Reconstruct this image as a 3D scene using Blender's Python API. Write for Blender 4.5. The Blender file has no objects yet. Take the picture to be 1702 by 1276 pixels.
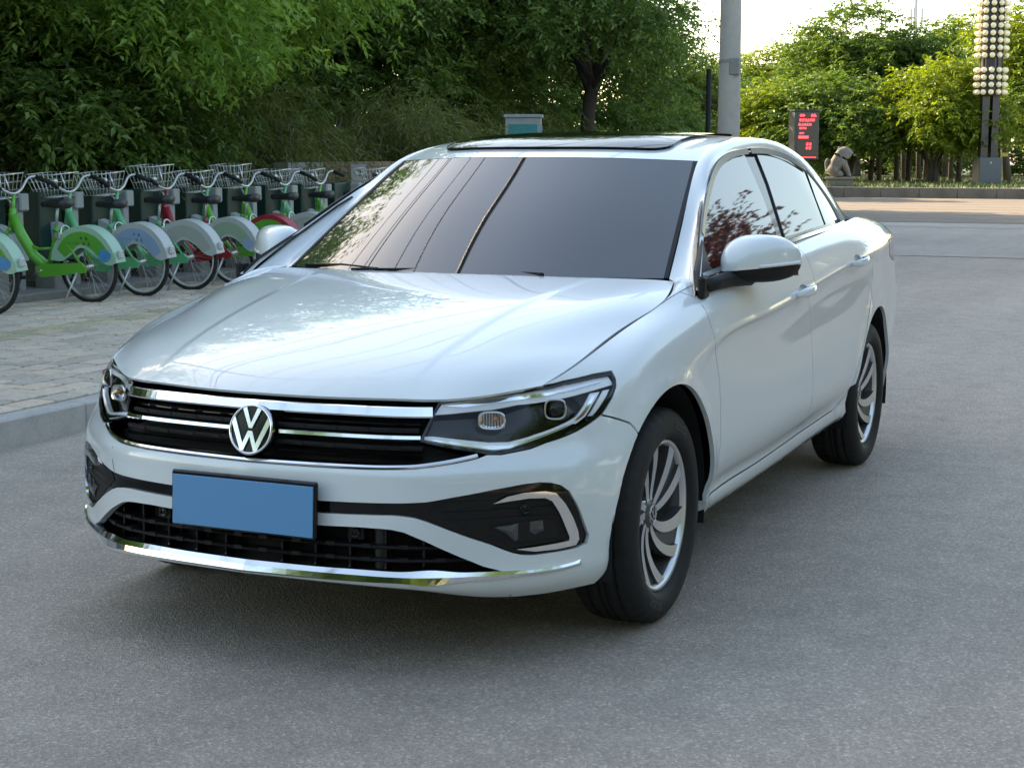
import bpy, bmesh, math, random
import numpy as np
from mathutils import Vector, Matrix
from mathutils.geometry import delaunay_2d_cdt
random.seed(7); RNG = np.random.default_rng(7)
scene = bpy.context.scene
COL = scene.collection
R_ = math.radians
# ------------------------------------------------------------------ camera
cam_d = bpy.data.cameras.new('camera'); cam = bpy.data.objects.new('camera', cam_d); COL.objects.link(cam)
cam_d.sensor_width = 36.0; cam_d.lens = 57.28; cam_d.clip_start = .1; cam_d.clip_end = 3000
cam.location = (4.405, 2.390, 1.3546)
_fw = Vector((math.cos(3.570486)*math.cos(.1397628), math.sin(3.570486)*math.cos(.1397628), -math.sin(.1397628)))
cam.rotation_euler = _fw.to_track_quat('-Z', 'Y').to_euler()
scene.camera = cam
# ------------------------------------------------------------------ sky, sun, exposure
SUN_AZ = math.atan2(-.93, -.37)      # direction towards the sun, measured from +X (it stands behind the trees on the left)
SUN_EL = R_(27)
world = bpy.data.worlds.new('World'); scene.world = world; world.use_nodes = True
wn = world.node_tree.nodes; wl = world.node_tree.links
sky = wn.new('ShaderNodeTexSky'); sky.sky_type = 'NISHITA'; sky.sun_disc = False
sky.sun_elevation = SUN_EL; sky.sun_rotation = math.pi/2 - SUN_AZ
sky.air_density = 1.0; sky.dust_density = .8; sky.ozone_density = 2.0
wn['Background'].inputs[1].default_value = .13
wl.new(sky.outputs[0], wn['Background'].inputs[0])
sun_d = bpy.data.lights.new('sun', 'SUN'); sun_d.energy = 3.4; sun_d.angle = R_(.5); sun_d.color = (1, .93, .80)
sun = bpy.data.objects.new('sun', sun_d); COL.objects.link(sun)
_sd = Vector((math.cos(SUN_AZ)*math.cos(SUN_EL), math.sin(SUN_AZ)*math.cos(SUN_EL), math.sin(SUN_EL)))
sun.rotation_euler = _sd.to_track_quat('Z', 'Y').to_euler(); sun.location = _sd*60
vs = scene.view_settings; vs.view_transform = 'Standard'; vs.look = 'None'; vs.gamma = 1; vs.use_curve_mapping = False
vs.exposure = 2.3
vs.use_white_balance = True; vs.white_balance_temperature = 8900; vs.white_balance_tint = 9   # the photograph is balanced for open shade
scene.cycles.max_bounces = 8; scene.cycles.transparent_max_bounces = 16; scene.cycles.use_denoising = True
scene.cycles.sample_clamp_indirect = 6
# ------------------------------------------------------------------ materials
def mat(name, base=(.5, .5, .5), rough=.5, metal=0., coat=0., spec=.5, ior=1.5, emis=None, estr=0.):
    m = bpy.data.materials.new(name); m.use_nodes = True
    b = m.node_tree.nodes['Principled BSDF']
    b.inputs['Base Color'].default_value = (*base, 1); b.inputs['Roughness'].default_value = rough
    b.inputs['Metallic'].default_value = metal; b.inputs['Coat Weight'].default_value = coat
    b.inputs['Coat Roughness'].default_value = .02; b.inputs['IOR'].default_value = ior
    b.inputs['Specular IOR Level'].default_value = spec
    if emis: b.inputs['Emission Color'].default_value = (*emis, 1); b.inputs['Emission Strength'].default_value = estr
    return m
def nd(m, t, **k):
    n = m.node_tree.nodes.new(t)
    for a, v in k.items():
        if a in n.inputs: n.inputs[a].default_value = v
        else: setattr(n, a, v)
    return n
def lk(m, a, b): m.node_tree.links.new(a, b)
def bsdf(m): return m.node_tree.nodes['Principled BSDF']
def coords(m, kind='Object', scale=1.):
    tc = nd(m, 'ShaderNodeTexCoord'); mp = nd(m, 'ShaderNodeMapping')
    mp.inputs['Scale'].default_value = (scale,)*3 if not isinstance(scale, tuple) else scale
    lk(m, tc.outputs[kind], mp.inputs[0]); return mp.outputs[0]
def ramp(m, fac, stops):
    r = nd(m, 'ShaderNodeValToRGB'); e = r.color_ramp.elements
    while len(e) < len(stops): e.new(.5)
    for i, (p, c) in enumerate(stops): e[i].position = p; e[i].color = (*c, 1) if len(c) == 3 else c
    lk(m, fac, r.inputs[0]); return r.outputs[0]
def noise(m, vec, scale, detail=4., rough=.6, dist=0.):
    n = nd(m, 'ShaderNodeTexNoise'); n.inputs['Scale'].default_value = scale; n.inputs['Detail'].default_value = detail
    n.inputs['Roughness'].default_value = rough; n.inputs['Distortion'].default_value = dist
    lk(m, vec, n.inputs['Vector']); return n.outputs['Fac']
def mixc(m, fac, a, b, mode='MIX'):
    n = nd(m, 'ShaderNodeMix', data_type='RGBA', blend_type=mode)
    for s, v in ((n.inputs[0], fac), (n.inputs[6], a), (n.inputs[7], b)):
        if isinstance(v, bpy.types.NodeSocket): lk(m, v, s)
        elif isinstance(v, (int, float)): s.default_value = v
        else: s.default_value = (*v, 1)
    return n.outputs[2]
def bump(m, h, strength=.3, dist=.01):
    b = nd(m, 'ShaderNodeBump'); b.inputs['Strength'].default_value = strength; b.inputs['Distance'].default_value = dist
    lk(m, h, b.inputs['Height']); lk(m, b.outputs[0], bsdf(m).inputs['Normal']); return b
def rough_noise(name, base, rough, amt=.35, scale=30., metal=0., bstr=.15, coat=0.):
    """a colour broken up by two scales of noise, with a faint relief: concrete, plastic, bark, painted steel"""
    m = mat(name, base, rough, metal, coat)
    v = coords(m, 'Object')
    f = noise(m, v, scale, 6, .65); g = noise(m, v, scale*.12, 4, .55)
    d = tuple(c*(1-amt) for c in base); l = tuple(min(1, c*(1+amt)) for c in base)
    c1 = ramp(m, f, [(.3, d), (.7, l)]); c2 = mixc(m, .5, c1, ramp(m, g, [(.3, d), (.72, l)]))
    lk(m, c2, bsdf(m).inputs['Base Color'])
    if bstr: bump(m, f, bstr, .01)
    return m
# ------------------------------------------------------------------ objects
def P3(*a): return np.array(a, float)
LOC = {}
def thing(name, label, cat, loc=(0, 0, 0), rotz=0, group=None):
    o = bpy.data.objects.new(name, None); COL.objects.link(o); o.empty_display_size = .2
    o.location = loc; o.rotation_euler = (0, 0, rotz); o['label'] = label; o['category'] = cat
    if group: o['group'] = group
    return o
def tag(o, label=None, cat=None, group=None, kind=None):
    if label: o['label'] = label
    if cat: o['category'] = cat
    if group: o['group'] = group
    if kind: o['kind'] = kind
    return o
def mesh_of(name, V, F, mats, smooth=True, normals=None, fmat=None):
    """V (n,3); F: list of index tuples, or an (m,k) array"""
    me = bpy.data.meshes.new(name)
    V = np.asarray(V, np.float32)
    if isinstance(F, np.ndarray):
        k = F.shape[1]; ls = np.arange(0, F.size, k, dtype=np.int32); lv = F.ravel().astype(np.int32)
    else:
        lens = np.array([len(f) for f in F], np.int32); ls = np.concatenate([[0], np.cumsum(lens)[:-1]]).astype(np.int32)
        lv = np.concatenate([np.asarray(f, np.int32) for f in F]) if len(F) else np.zeros(0, np.int32)
    me.vertices.add(len(V)); me.vertices.foreach_set('co', V.ravel())
    me.loops.add(len(lv)); me.loops.foreach_set('vertex_index', lv)
    me.polygons.add(len(ls)); me.polygons.foreach_set('loop_start', ls)
    if not isinstance(mats, (list, tuple)): mats = [mats]
    for m in mats: me.materials.append(m)
    if fmat is not None: me.polygons.foreach_set('material_index', np.asarray(fmat, np.int32))
    me.update(calc_edges=True); me.validate()
    me.polygons.foreach_set('use_smooth', np.full(len(me.polygons), smooth, dtype=bool) if isinstance(smooth, bool) else np.asarray(smooth, bool))
    if normals is not None and len(me.vertices) == len(normals):
        me.normals_split_custom_set_from_vertices([tuple(map(float, n)) for n in normals])
    return me
def obj(name, me, parent=None, loc=None):
    o = bpy.data.objects.new(name, me); COL.objects.link(o)
    if parent is not None: o.parent = parent
    if loc is not None: o.location = loc
    return o
class MB:
    """collects simple solids into one mesh"""
    def __init__(s): s.V = []; s.F = []; s.S = []; s.n = 0
    def add(s, V, F, smooth=False):
        V = np.asarray(V, float).reshape(-1, 3)
        s.V.append(V); s.F += [tuple(int(i)+s.n for i in f) for f in F]; s.S += [smooth]*len(F); s.n += len(V); return s
    def box(s, c, d, rz=0, bev=0., rot=None):
        x, y, z = (np.array(d, float)/2)
        if bev:
            b = bev; V = []
            for sz in (-1, 1):
                for (a, e) in (((x-b), y), (x, (y-b)), (x, -(y-b)), ((x-b), -y), (-(x-b), -y), (-x, -(y-b)), (-x, (y-b)), (-(x-b), y)):
                    V.append((a, e, sz*(z-b)))
            for sz in (-1, 1):
                for (a, e) in ((x-b, y-b), (x-b, -(y-b)), (-(x-b), -(y-b)), (-(x-b), y-b)): V.append((a, e, sz*z))
            F = [(i, 8+i, 8+(i+1) % 8, (i+1) % 8) for i in range(8)]
            for k, off, cap in ((0, 0, 16), (1, 8, 20)):
                q = [(0, 7, 0, 3), (1, 2, 1, 0), (3, 4, 2, 1), (5, 6, 3, 2)]
                F += [(off+0, off+1, cap+0), (off+2, off+3, cap+1), (off+4, off+5, cap+2), (off+6, off+7, cap+3)]
                F += [(off+1, off+2, cap+1, cap+0), (off+3, off+4, cap+2, cap+1), (off+5, off+6, cap+3, cap+2), (off+7, off+0, cap+0, cap+3), (cap, cap+1, cap+2, cap+3)]
            V = np.array(V)
        else:
            V = np.array([(i*x, j*y, k*z) for i in (-1, 1) for j in (-1, 1) for k in (-1, 1)])
            F = [(0, 1, 3, 2), (4, 6, 7, 5), (0, 4, 5, 1), (2, 3, 7, 6), (0, 2, 6, 4), (1, 5, 7, 3)]
        if rot is not None: V = V@np.array(rot).T
        elif rz:
            c_, s_ = math.cos(rz), math.sin(rz); V = V@np.array([[c_, -s_, 0], [s_, c_, 0], [0, 0, 1]]).T
        return s.add(V+np.array(c), F)
    def tube(s, pts, r, n=8, cap=True, closed=False):
        V, F = tube(pts, r, n, cap, closed); return s.add(V, F, True)
    def lathe(s, prof, n=24, axis='z', c=(0, 0, 0), smooth=True):
        V, F = lathe(prof, n); V = {'z': V, 'y': V[:, [0, 2, 1]]*np.array([1, 1, 1]), 'x': V[:, [2, 0, 1]]}[axis]
        return s.add(V+np.array(c), F, smooth)
    def sphere(s, c, r, n=10, m=6):
        prof = [(max(1e-4, math.sin(math.pi*i/m))*1, -math.cos(math.pi*i/m)) for i in range(m+1)]
        V, F = lathe(prof, n); return s.add(V*np.array(r)+np.array(c), F, True)
    def prism(s, poly, z0, z1):
        n = len(poly); V = [(a, b, z0) for a, b in poly]+[(a, b, z1) for a, b in poly]
        return s.add(V, [(i, (i+1) % n, n+(i+1) % n, n+i) for i in range(n)]+[tuple(range(n-1, -1, -1)), tuple(range(n, 2*n))])
    def xf(s, M):
        M = np.array(M); V = np.concatenate(s.V); s.V = [V@M[:3, :3].T+M[:3, 3]]; return s
    def mesh(s, name, m, side=1):
        V = np.concatenate(s.V); F = s.F
        if side < 0: V = V*np.array([1, -1, 1]); F = [f[::-1] for f in F]
        return mesh_of(name, V, F, m, smooth=s.S)
    def build(s, name, m, parent=None, side=1, loc=None): return obj(name, s.mesh(name, m, side), parent, loc)
def tube(pts, r, n=8, cap=True, closed=False):
    P = np.asarray(pts, float); k = len(P); rr = np.broadcast_to(np.asarray(r, float), (k,))
    if closed: T = np.roll(P, -1, 0)-np.roll(P, 1, 0)
    else: T = np.gradient(P, axis=0)
    T /= np.linalg.norm(T, axis=1)[:, None]+1e-12
    a = np.array([0, 0, 1.]) if abs(T[0, 2]) < .9 else np.array([1., 0, 0])
    N = np.cross(T[0], a); N /= np.linalg.norm(N); Ns = []
    for i in range(k):
        N = N-T[i]*(N@T[i]); N /= np.linalg.norm(N)+1e-12; Ns.append(N)
    Ns = np.array(Ns); B = np.cross(T, Ns)
    th = np.arange(n)*2*math.pi/n
    V = (P[:, None]+rr[:, None, None]*(np.cos(th)[None, :, None]*Ns[:, None]+np.sin(th)[None, :, None]*B[:, None])).reshape(-1, 3)
    F = []
    for i in range(k if closed else k-1):
        j = (i+1) % k
        F += [(i*n+a, i*n+(a+1) % n, j*n+(a+1) % n, j*n+a) for a in range(n)]
    if cap and not closed: F += [tuple(range(n-1, -1, -1)), tuple((k-1)*n+a for a in range(n))]
    return V, F
def lathe(prof, n=24):
    p = np.asarray(prof, float); th = np.arange(n)*2*math.pi/n
    V = np.stack([np.outer(p[:, 0], np.cos(th)), np.outer(p[:, 0], np.sin(th)), np.repeat(p[:, 1][:, None], n, 1)], -1).reshape(-1, 3)
    F = [(i*n+a, i*n+(a+1) % n, (i+1)*n+(a+1) % n, (i+1)*n+a) for i in range(len(p)-1) for a in range(n)]
    return V, F
def curve_pts(pts, n=40, closed=False):
    """smooth curve through points (Catmull-Rom)"""
    P = np.asarray(pts, float)
    if closed: P = np.concatenate([P[-1:], P, P[:2]])
    else: P = np.concatenate([2*P[:1]-P[1:2], P, 2*P[-1:]-P[-2:-1]])
    m = len(P)-3; t = np.linspace(0, m, n, endpoint=not closed); i = np.minimum(t.astype(int), m-1); f = (t-i)[:, None]
    a, b, c, d = P[i], P[i+1], P[i+2], P[i+3]
    return .5*(2*b+(c-a)*f+(2*a-5*b+4*c-d)*f**2+(3*b-a-3*c+d)*f**3)
def text_mesh(s, size, depth=0.):
    cu = bpy.data.curves.new('tmp', 'FONT'); cu.body = s; cu.size = size; cu.extrude = depth; cu.align_x = 'CENTER'; cu.align_y = 'CENTER'; cu.resolution_u = 3
    o = bpy.data.objects.new('tmp', cu); COL.objects.link(o)
    me = bpy.data.meshes.new_from_object(o.evaluated_get(bpy.context.evaluated_depsgraph_get()))
    V = np.array([v.co[:] for v in me.vertices]).reshape(-1, 3); F = [tuple(p.vertices) for p in me.polygons]
    bpy.data.objects.remove(o); bpy.data.curves.remove(cu); bpy.data.meshes.remove(me)
    return V, F
def copy_tree(o, parent=None):
    c = o.copy(); COL.objects.link(c)
    if parent is not None: c.parent = parent
    for ch in o.children: copy_tree(ch, c)
    return c
# ---------- spline helpers ----------
def natural_w(knots,x):
    k=np.asarray(knots,float);n=len(k);h=np.diff(k)
    A=np.eye(n);B=np.zeros((n,n))
    for i in range(1,n-1):
        A[i,i-1]=h[i-1];A[i,i]=2*(h[i-1]+h[i]);A[i,i+1]=h[i]
        B[i,i-1]=6/h[i-1];B[i,i]=-6/h[i-1]-6/h[i];B[i,i+1]=6/h[i]
    M=np.linalg.solve(A,B)
    x=np.clip(np.asarray(x,float),k[0],k[-1])
    i=np.clip(np.searchsorted(k,x,side='right')-1,0,n-2)
    t=x-k[i];H=h[i];a=(H-t);E=np.eye(n)
    W=(a/H)[:,None]*E[i]+(t/H)[:,None]*E[i+1]+((a**3/H-H*a)/6)[:,None]*M[i]+((t**3/H-H*t)/6)[:,None]*M[i+1]
    return W
def local_w(knots,x):
    k=np.asarray(knots,float);n=len(k);h=np.diff(k);E=np.eye(n)
    D=np.zeros((n,n))
    for i in range(1,n-1):
        s0=(E[i]-E[i-1])/h[i-1];s1=(E[i+1]-E[i])/h[i]
        D[i]=(s0*h[i]+s1*h[i-1])/(h[i]+h[i-1])
    D[0]=1.5*(E[1]-E[0])/h[0]-.5*D[1];D[-1]=1.5*(E[-1]-E[-2])/h[-1]-.5*D[-2]
    x=np.clip(np.asarray(x,float),k[0],k[-1])
    i=np.clip(np.searchsorted(k,x,side='right')-1,0,n-2)
    H=h[i];t=(x-k[i])/H;t=t[:,None];H=H[:,None]
    return (1+2*t)*(1-t)**2*E[i]+t*(1-t)**2*H*D[i]+t*t*(3-2*t)*E[i+1]+t*t*(t-1)*H*D[i+1]
class Patch:
    """tensor spline through a grid of points G[station][row]"""
    def __init__(s,G,ku,kv,fu=natural_w,fv=local_w,extra=None):
        s.G=np.asarray(G,float);s.ku=ku;s.kv=kv;s.fu=fu;s.fv=fv;s.extra=extra
    def raw(s,u,v):
        u=np.atleast_1d(np.asarray(u,float));v=np.atleast_1d(np.asarray(v,float))
        P=np.einsum('nj,njk->nk',s.fu(s.ku,u),np.einsum('nr,jrk->njk',s.fv(s.kv,v),s.G))
        if s.extra is not None: P=s.extra(P,u,v)
        return P
    def normal(s,u,v,e=1e-3):
        u=np.atleast_1d(np.asarray(u,float));v=np.atleast_1d(np.asarray(v,float))
        eu=e*(s.ku[-1]-s.ku[0]);ev=e*(s.kv[-1]-s.kv[0])
        u0=np.clip(u-eu,s.ku[0],s.ku[-1]);u1=np.clip(u+eu,s.ku[0],s.ku[-1])
        v0=np.clip(v-ev,s.kv[0],s.kv[-1]);v1=np.clip(v+ev,s.kv[0],s.kv[-1])
        n=np.cross(s.raw(u1,v)-s.raw(u0,v),s.raw(u,v1)-s.raw(u,v0))
        return n/(np.linalg.norm(n,axis=1)[:,None]+1e-12)
    def at(s,u,v,off=0.):
        P=s.raw(u,v)
        if np.any(off): P=P+s.normal(u,v)*np.broadcast_to(np.asarray(off,float),(len(P),))[:,None]
        return P
def chord(G):
    d=np.linalg.norm(np.diff(np.asarray(G,float),axis=0),axis=-1).mean(-1)
    return np.concatenate([[0],np.cumsum(d)])
# ---------- body belt ----------
# rows: bottom edge, lip, lip top, tuck, low, mid, under crease, crease, over crease, upper, top
Zc=[.200,.232,.262,.295,.41,.50,.545,.577,.65,.727]
def col(x,y,z): return list(zip(x,y,z))
BELT=[
 col([.845,.872,.880,.872,.866,.860,.855,.832,.812,.775],[0]*10,[.252,.257,.268,.288,.41,.50,.545,.577,.65,.727]),
 col([.828,.855,.863,.856,.851,.846,.842,.820,.795,.755],[.25]*10,[.250,.256,.268,.288,.41,.50,.545,.577,.65,.727]),
 col([.765,.793,.803,.798,.794,.789,.784,.764,.735,.695],[.485,.49,.49,.49,.49,.49,.49,.488,.486,.484],[.235,.248,.265,.289,.41,.50,.545,.575,.65,.728]),
 col([.640,.665,.672,.668,.660,.655,.650,.637,.610,.575],[.630,.655,.664,.662,.668,.672,.670,.650,.628,.600],[.205,.235,.265,.300,.41,.50,.545,.583,.662,.737]),
 col([.500,.515,.520,.515,.510,.505,.500,.492,.490,.510],[.770,.798,.810,.812,.818,.818,.810,.786,.760,.700],[.208,.24,.27,.31,.41,.50,.55,.60,.68,.755]),
 col([.300,.300,.300,.300,.300,.295,.290,.285,.270,.215],[.845,.860,.868,.873,.880,.882,.882,.872,.838,.748],[.22,.25,.28,.32,.41,.50,.58,.66,.768,.831]),
 col([0,0,0,0,0,0,0,0,-.02,-.07],[.85,.87,.88,.885,.895,.898,.895,.885,.845,.768],[.22,.25,.28,.33,.45,.60,.70,.76,.85,.889]),
 col([-.36]*9+[-.34],[.835,.868,.866,.885,.897,.891,.898,.886,.862,.795],[.226,.27,.31,.36,.55,.755,.79,.835,.89,.945]),
 col([-.9]*10,[.835,.868,.866,.892,.905,.887,.906,.893,.867,.825],[.235,.275,.32,.375,.55,.805,.828,.872,.945,.988]),
 col([-1.5]*10,[.835,.868,.866,.894,.907,.887,.907,.894,.868,.828],[.245,.285,.33,.39,.57,.849,.872,.912,.98,1.022]),
 col([-2.1]*10,[.835,.868,.868,.892,.903,.888,.906,.893,.862,.815],[.255,.295,.34,.405,.58,.893,.916,.953,1.018,1.056]),
 col([-2.69]*10,[.84,.865,.872,.885,.898,.896,.900,.882,.840,.775],[.26,.29,.34,.41,.58,.90,.955,.995,1.045,1.080]),
 col([-3.2]*10,[.79,.815,.83,.845,.856,.85,.845,.82,.77,.69],[.27,.30,.35,.42,.60,.88,.978,1.015,1.05,1.07]),
 col([-3.53,-3.55,-3.55,-3.55,-3.57,-3.55,-3.54,-3.52,-3.50,-3.47],[.62,.66,.69,.71,.765,.745,.725,.70,.655,.58],[.30,.33,.37,.44,.60,.88,.985,1.02,1.045,1.058]),
 col([-3.70,-3.74,-3.75,-3.76,-3.79,-3.76,-3.75,-3.72,-3.69,-3.65],[.45]*10,[.30,.33,.37,.44,.60,.88,.99,1.025,1.045,1.055]),
 col([-3.73,-3.77,-3.78,-3.79,-3.82,-3.79,-3.78,-3.75,-3.72,-3.68],[0]*10,[.30,.33,.37,.44,.60,.88,.99,1.025,1.045,1.055]),
]
BELT=np.array(BELT,float)
# wheel arch flare
WX=(.035,-2.67);WZ=.307;RA=(.395,.39)
def flare(P,u,v):
    P=P.copy()
    for cx,R in zip(WX,RA):
        r=np.hypot(P[:,0]-cx,P[:,2]-WZ)
        t=np.clip((r-R)/.075,0,1);w=(1-t)**2*(1+2*t)
        w=w*np.clip((P[:,1]-.6)/.15,0,1)*np.clip((.78-P[:,2])/.06,0,1)
        P[:,1]+=.010*w
    return P
KU=chord(BELT);KV=np.concatenate([[0],np.cumsum(np.linalg.norm(np.diff(BELT[2:9],axis=1),axis=2).mean(0))])
belt=Patch(BELT,KU,KV,extra=flare)
# ---------- hood ----------
HOOD=np.array([
 [(.775,0,.727),(.762,.2,.727),(.722,.40,.728),(.690,.50,.729),(.605,.605,.738),(.512,.698,.754)],
 [(.735,0,.752),(.722,.2,.753),(.684,.395,.755),(.650,.49,.756),(.56,.605,.766),(.455,.710,.774)],
 [(.5,0,.838),(.49,.21,.838),(.46,.40,.837),(.43,.50,.8355),(.34,.63,.832),(.245,.746,.828)],
 [(.15,0,.910),(.145,.22,.909),(.13,.42,.9065),(.11,.53,.9035),(.06,.66,.8975),(0,.763,.879)],
 [(-.15,0,.950),(-.155,.23,.949),(-.165,.45,.947),(-.18,.57,.9445),(-.2,.69,.9385),(-.22,.777,.922)],
 [(-.335,0,.972),(-.345,.24,.972),(-.37,.48,.970),(-.40,.60,.968),(-.42,.68,.966),(-.43,.737,.962)]],float)
_t=belt.raw(np.linspace(KU[3],KU[7],200),np.full(200,KV[-1]))   # the bonnet follows the top of the wings
for _i in (1,2,3,4):
    HOOD[_i,5,1]=np.interp(-HOOD[_i,5,0],-_t[:,0],_t[:,1])-.0035;HOOD[_i,5,2]=np.interp(-HOOD[_i,5,0],-_t[:,0],_t[:,2])
def sym(G,ax):
    """mirror a half grid whose first row/col lies on y=0 to the full width along axis ax"""
    M=np.flip(G,ax)*np.array([1,-1,1]);sl=[slice(None)]*3;sl[ax]=slice(0,-1)
    return np.concatenate([M[tuple(sl)],G],ax)
def fullk(k): return np.concatenate([-k[::-1][:-1],k])
hk=np.array([0,.21,.41,.52,.65,.76])
def hood_crease(P,u,v):
    P=P.copy();t=np.clip((np.abs(v)-.405)/.024,0,1);s=1-t*t*(3-2*t)
    q=np.clip(u/chord(HOOD)[-1],0,1);P[:,2]+=.0036*s*np.sin(math.pi*q)**.6
    return P
hood=Patch(sym(HOOD,1),chord(HOOD),fullk(hk),fv=natural_w,extra=hood_crease)
WS=np.array([[(-.325,0,.963),(-.37,.36,.966),(-.487,.70,.966)],
 [(-.655,0,1.168),(-.69,.33,1.166),(-.80,.642,1.155)],
 [(-.97,0,1.344),(-1.005,.30,1.342),(-1.112,.584,1.331)]],float)
wsp=Patch(sym(WS,1),chord(WS),np.array([-1,-.52,0,.52,1.]),fv=natural_w)
ROOF=np.array([[(-.97,0,1.344),(-1.005,.30,1.342),(-1.112,.584,1.331)],
 [(-1.2,0,1.395),(-1.21,.29,1.393),(-1.3,.562,1.380)],
 [(-1.5,0,1.428),(-1.5,.285,1.424),(-1.6,.548,1.412)],
 [(-1.9,0,1.440),(-1.9,.285,1.435),(-1.95,.548,1.419)],
 [(-2.3,0,1.420),(-2.3,.285,1.414),(-2.3,.556,1.392)],
 [(-2.62,0,1.358),(-2.61,.29,1.353),(-2.6,.570,1.322)]],float)
roof=Patch(sym(ROOF,1),chord(ROOF),np.array([-1,-.52,0,.52,1.]),fv=natural_w)
RI=np.array([(-.487,.70,.966),(-.80,.642,1.155),(-1.112,.584,1.331),(-1.3,.562,1.380),(-1.6,.548,1.412),(-1.95,.548,1.419),(-2.3,.556,1.392),(-2.6,.570,1.322),(-2.9,.60,1.205),(-3.15,.63,1.085)])
RO=np.array([(-.364,.832,.945),(-.79,.708,1.165),(-1.11,.638,1.294),(-1.34,.610,1.345),(-1.651,.594,1.375),(-1.948,.591,1.379),(-2.19,.604,1.356),(-2.41,.637,1.295),(-2.600,.706,1.150),(-2.625,.757,1.064)])
RM=(RI+RO)/2
def bul(a):
    t=np.gradient(RM,axis=0);t/=np.linalg.norm(t,axis=1)[:,None]
    w=RI-RO;n=np.cross(t,w);n/=np.linalg.norm(n,axis=1)[:,None]
    n*=np.sign(n[:,1])[:,None]
    return n*np.asarray(a)[:,None]
bb=bul([.014,.016,.016,.016,.015,.015,.016,.018,.012,.004])
RAIL=np.stack([RO,RO*.72+RI*.28+bb*.85,RO*.4+RI*.6+bb,RI],1)
rail=Patch(RAIL,chord(RAIL),np.array([0,.03,.06,.1]))
REARW=np.array([[(-2.62,0,1.358),(-2.61,.29,1.353),(-2.6,.570,1.322)],[(-2.95,0,1.23),(-2.94,.30,1.225),(-2.9,.60,1.205)],[(-3.22,0,1.085),(-3.21,.32,1.085),(-3.15,.63,1.085)]],float)
rearw=Patch(sym(REARW,1),chord(REARW),np.array([-1,-.52,0,.52,1.]),fv=natural_w)
TRUNK=np.array([[(-3.22,0,1.08),(-3.21,.32,1.08),(-3.13,.70,1.071)],[(-3.40,0,1.08),(-3.40,.32,1.078),(-3.35,.63,1.064)],[(-3.68,0,1.056),(-3.66,.40,1.056),(-3.50,.56,1.056)]],float)
trunk=Patch(sym(TRUNK,1),chord(TRUNK),np.array([-1,-.5,0,.5,1.]),fv=natural_w)
def glass_y(x,z):
    h=(z-.93)/.45
    return .838-.235*h-.012*h*h-.03*np.clip((-2.2-x)/.5,0,1)**2
# ------------------------------------------------------------------ panels trimmed out of the body surfaces
def inpoly(P, poly):
    x, y = P[:, 0], P[:, 1]; r = np.zeros(len(P), bool); Q = np.asarray(poly, float)
    for (x0, y0), (x1, y1) in zip(Q, np.roll(Q, -1, 0)):
        c = ((y0 > y) != (y1 > y)); r ^= c & (x < (x1-x0)*(y-y0)/((y1-y0) if y1 != y0 else 1e-12)+x0)
    return r
def resample(poly, step, closed=True):
    Q = np.asarray(poly, float); out = []; N = np.roll(Q, -1, 0) if closed else Q[1:]
    for a, b in zip(Q, N):
        k = max(1, int(np.ceil(np.linalg.norm(b-a)/step))); out += [a+(b-a)*i/k for i in range(k)]
    if not closed: out.append(Q[-1])
    return np.array(out)
def area2(Q): Q = np.asarray(Q); return (Q[:, 0]*np.roll(Q[:, 1], -1)-np.roll(Q[:, 0], -1)*Q[:, 1]).sum()
def inset(poly, d):
    Q = np.asarray(poly, float); s = 1 if area2(Q) > 0 else -1
    keep = np.linalg.norm(Q-np.roll(Q, 1, 0), axis=1) > 1e-6; Q = Q[keep]
    a = Q-np.roll(Q, 1, 0); b = np.roll(Q, -1, 0)-Q
    a /= np.linalg.norm(a, axis=1)[:, None]; b /= np.linalg.norm(b, axis=1)[:, None]
    na = np.stack([-a[:, 1], a[:, 0]], 1)*s; nb = np.stack([-b[:, 1], b[:, 0]], 1)*s
    m = na+nb; m /= np.maximum((m*m).sum(1), .5)[:, None]
    return Q+2*m*d
def cdt(outer, holes=(), step=.03, bstep=None):
    bstep = bstep or step; loops = [resample(outer, bstep)]+[resample(h, bstep) for h in holes]
    pts = []; edges = []
    for L in loops:
        b = len(pts); pts += list(L); edges += [(b+i, b+(i+1) % len(L)) for i in range(len(L))]
    B = np.array(pts); lo = loops[0].min(0); hi = loops[0].max(0)
    xs = np.arange(lo[0]+step*.5, hi[0], step); ys = np.arange(lo[1]+step*.43, hi[1], step*.866)
    G = np.array([(x+(step*.5 if j % 2 else 0), y) for j, y in enumerate(ys) for x in xs]).reshape(-1, 2)
    if len(G):
        k = inpoly(G, loops[0])
        for h in loops[1:]: k &= ~inpoly(G, h)
        G = G[k]
        if len(G):
            d = np.concatenate([np.min(((c[:, None]-B[None])**2).sum(-1), 1) for c in np.array_split(G, max(1, len(G)//400))])
            G = G[d > (.45*step)**2]
    allp = np.concatenate([B, G]) if len(G) else B
    V, _, F, *_ = delaunay_2d_cdt([Vector(p) for p in allp], edges, [], 0, 1e-7)
    V = np.array([v[:] for v in V]); F = np.array([f for f in F if len(f) == 3], int)
    c = V[F].mean(1); k = inpoly(c, loops[0])
    for h in loops[1:]: k &= ~inpoly(c, h)
    return V, F[k]
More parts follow.
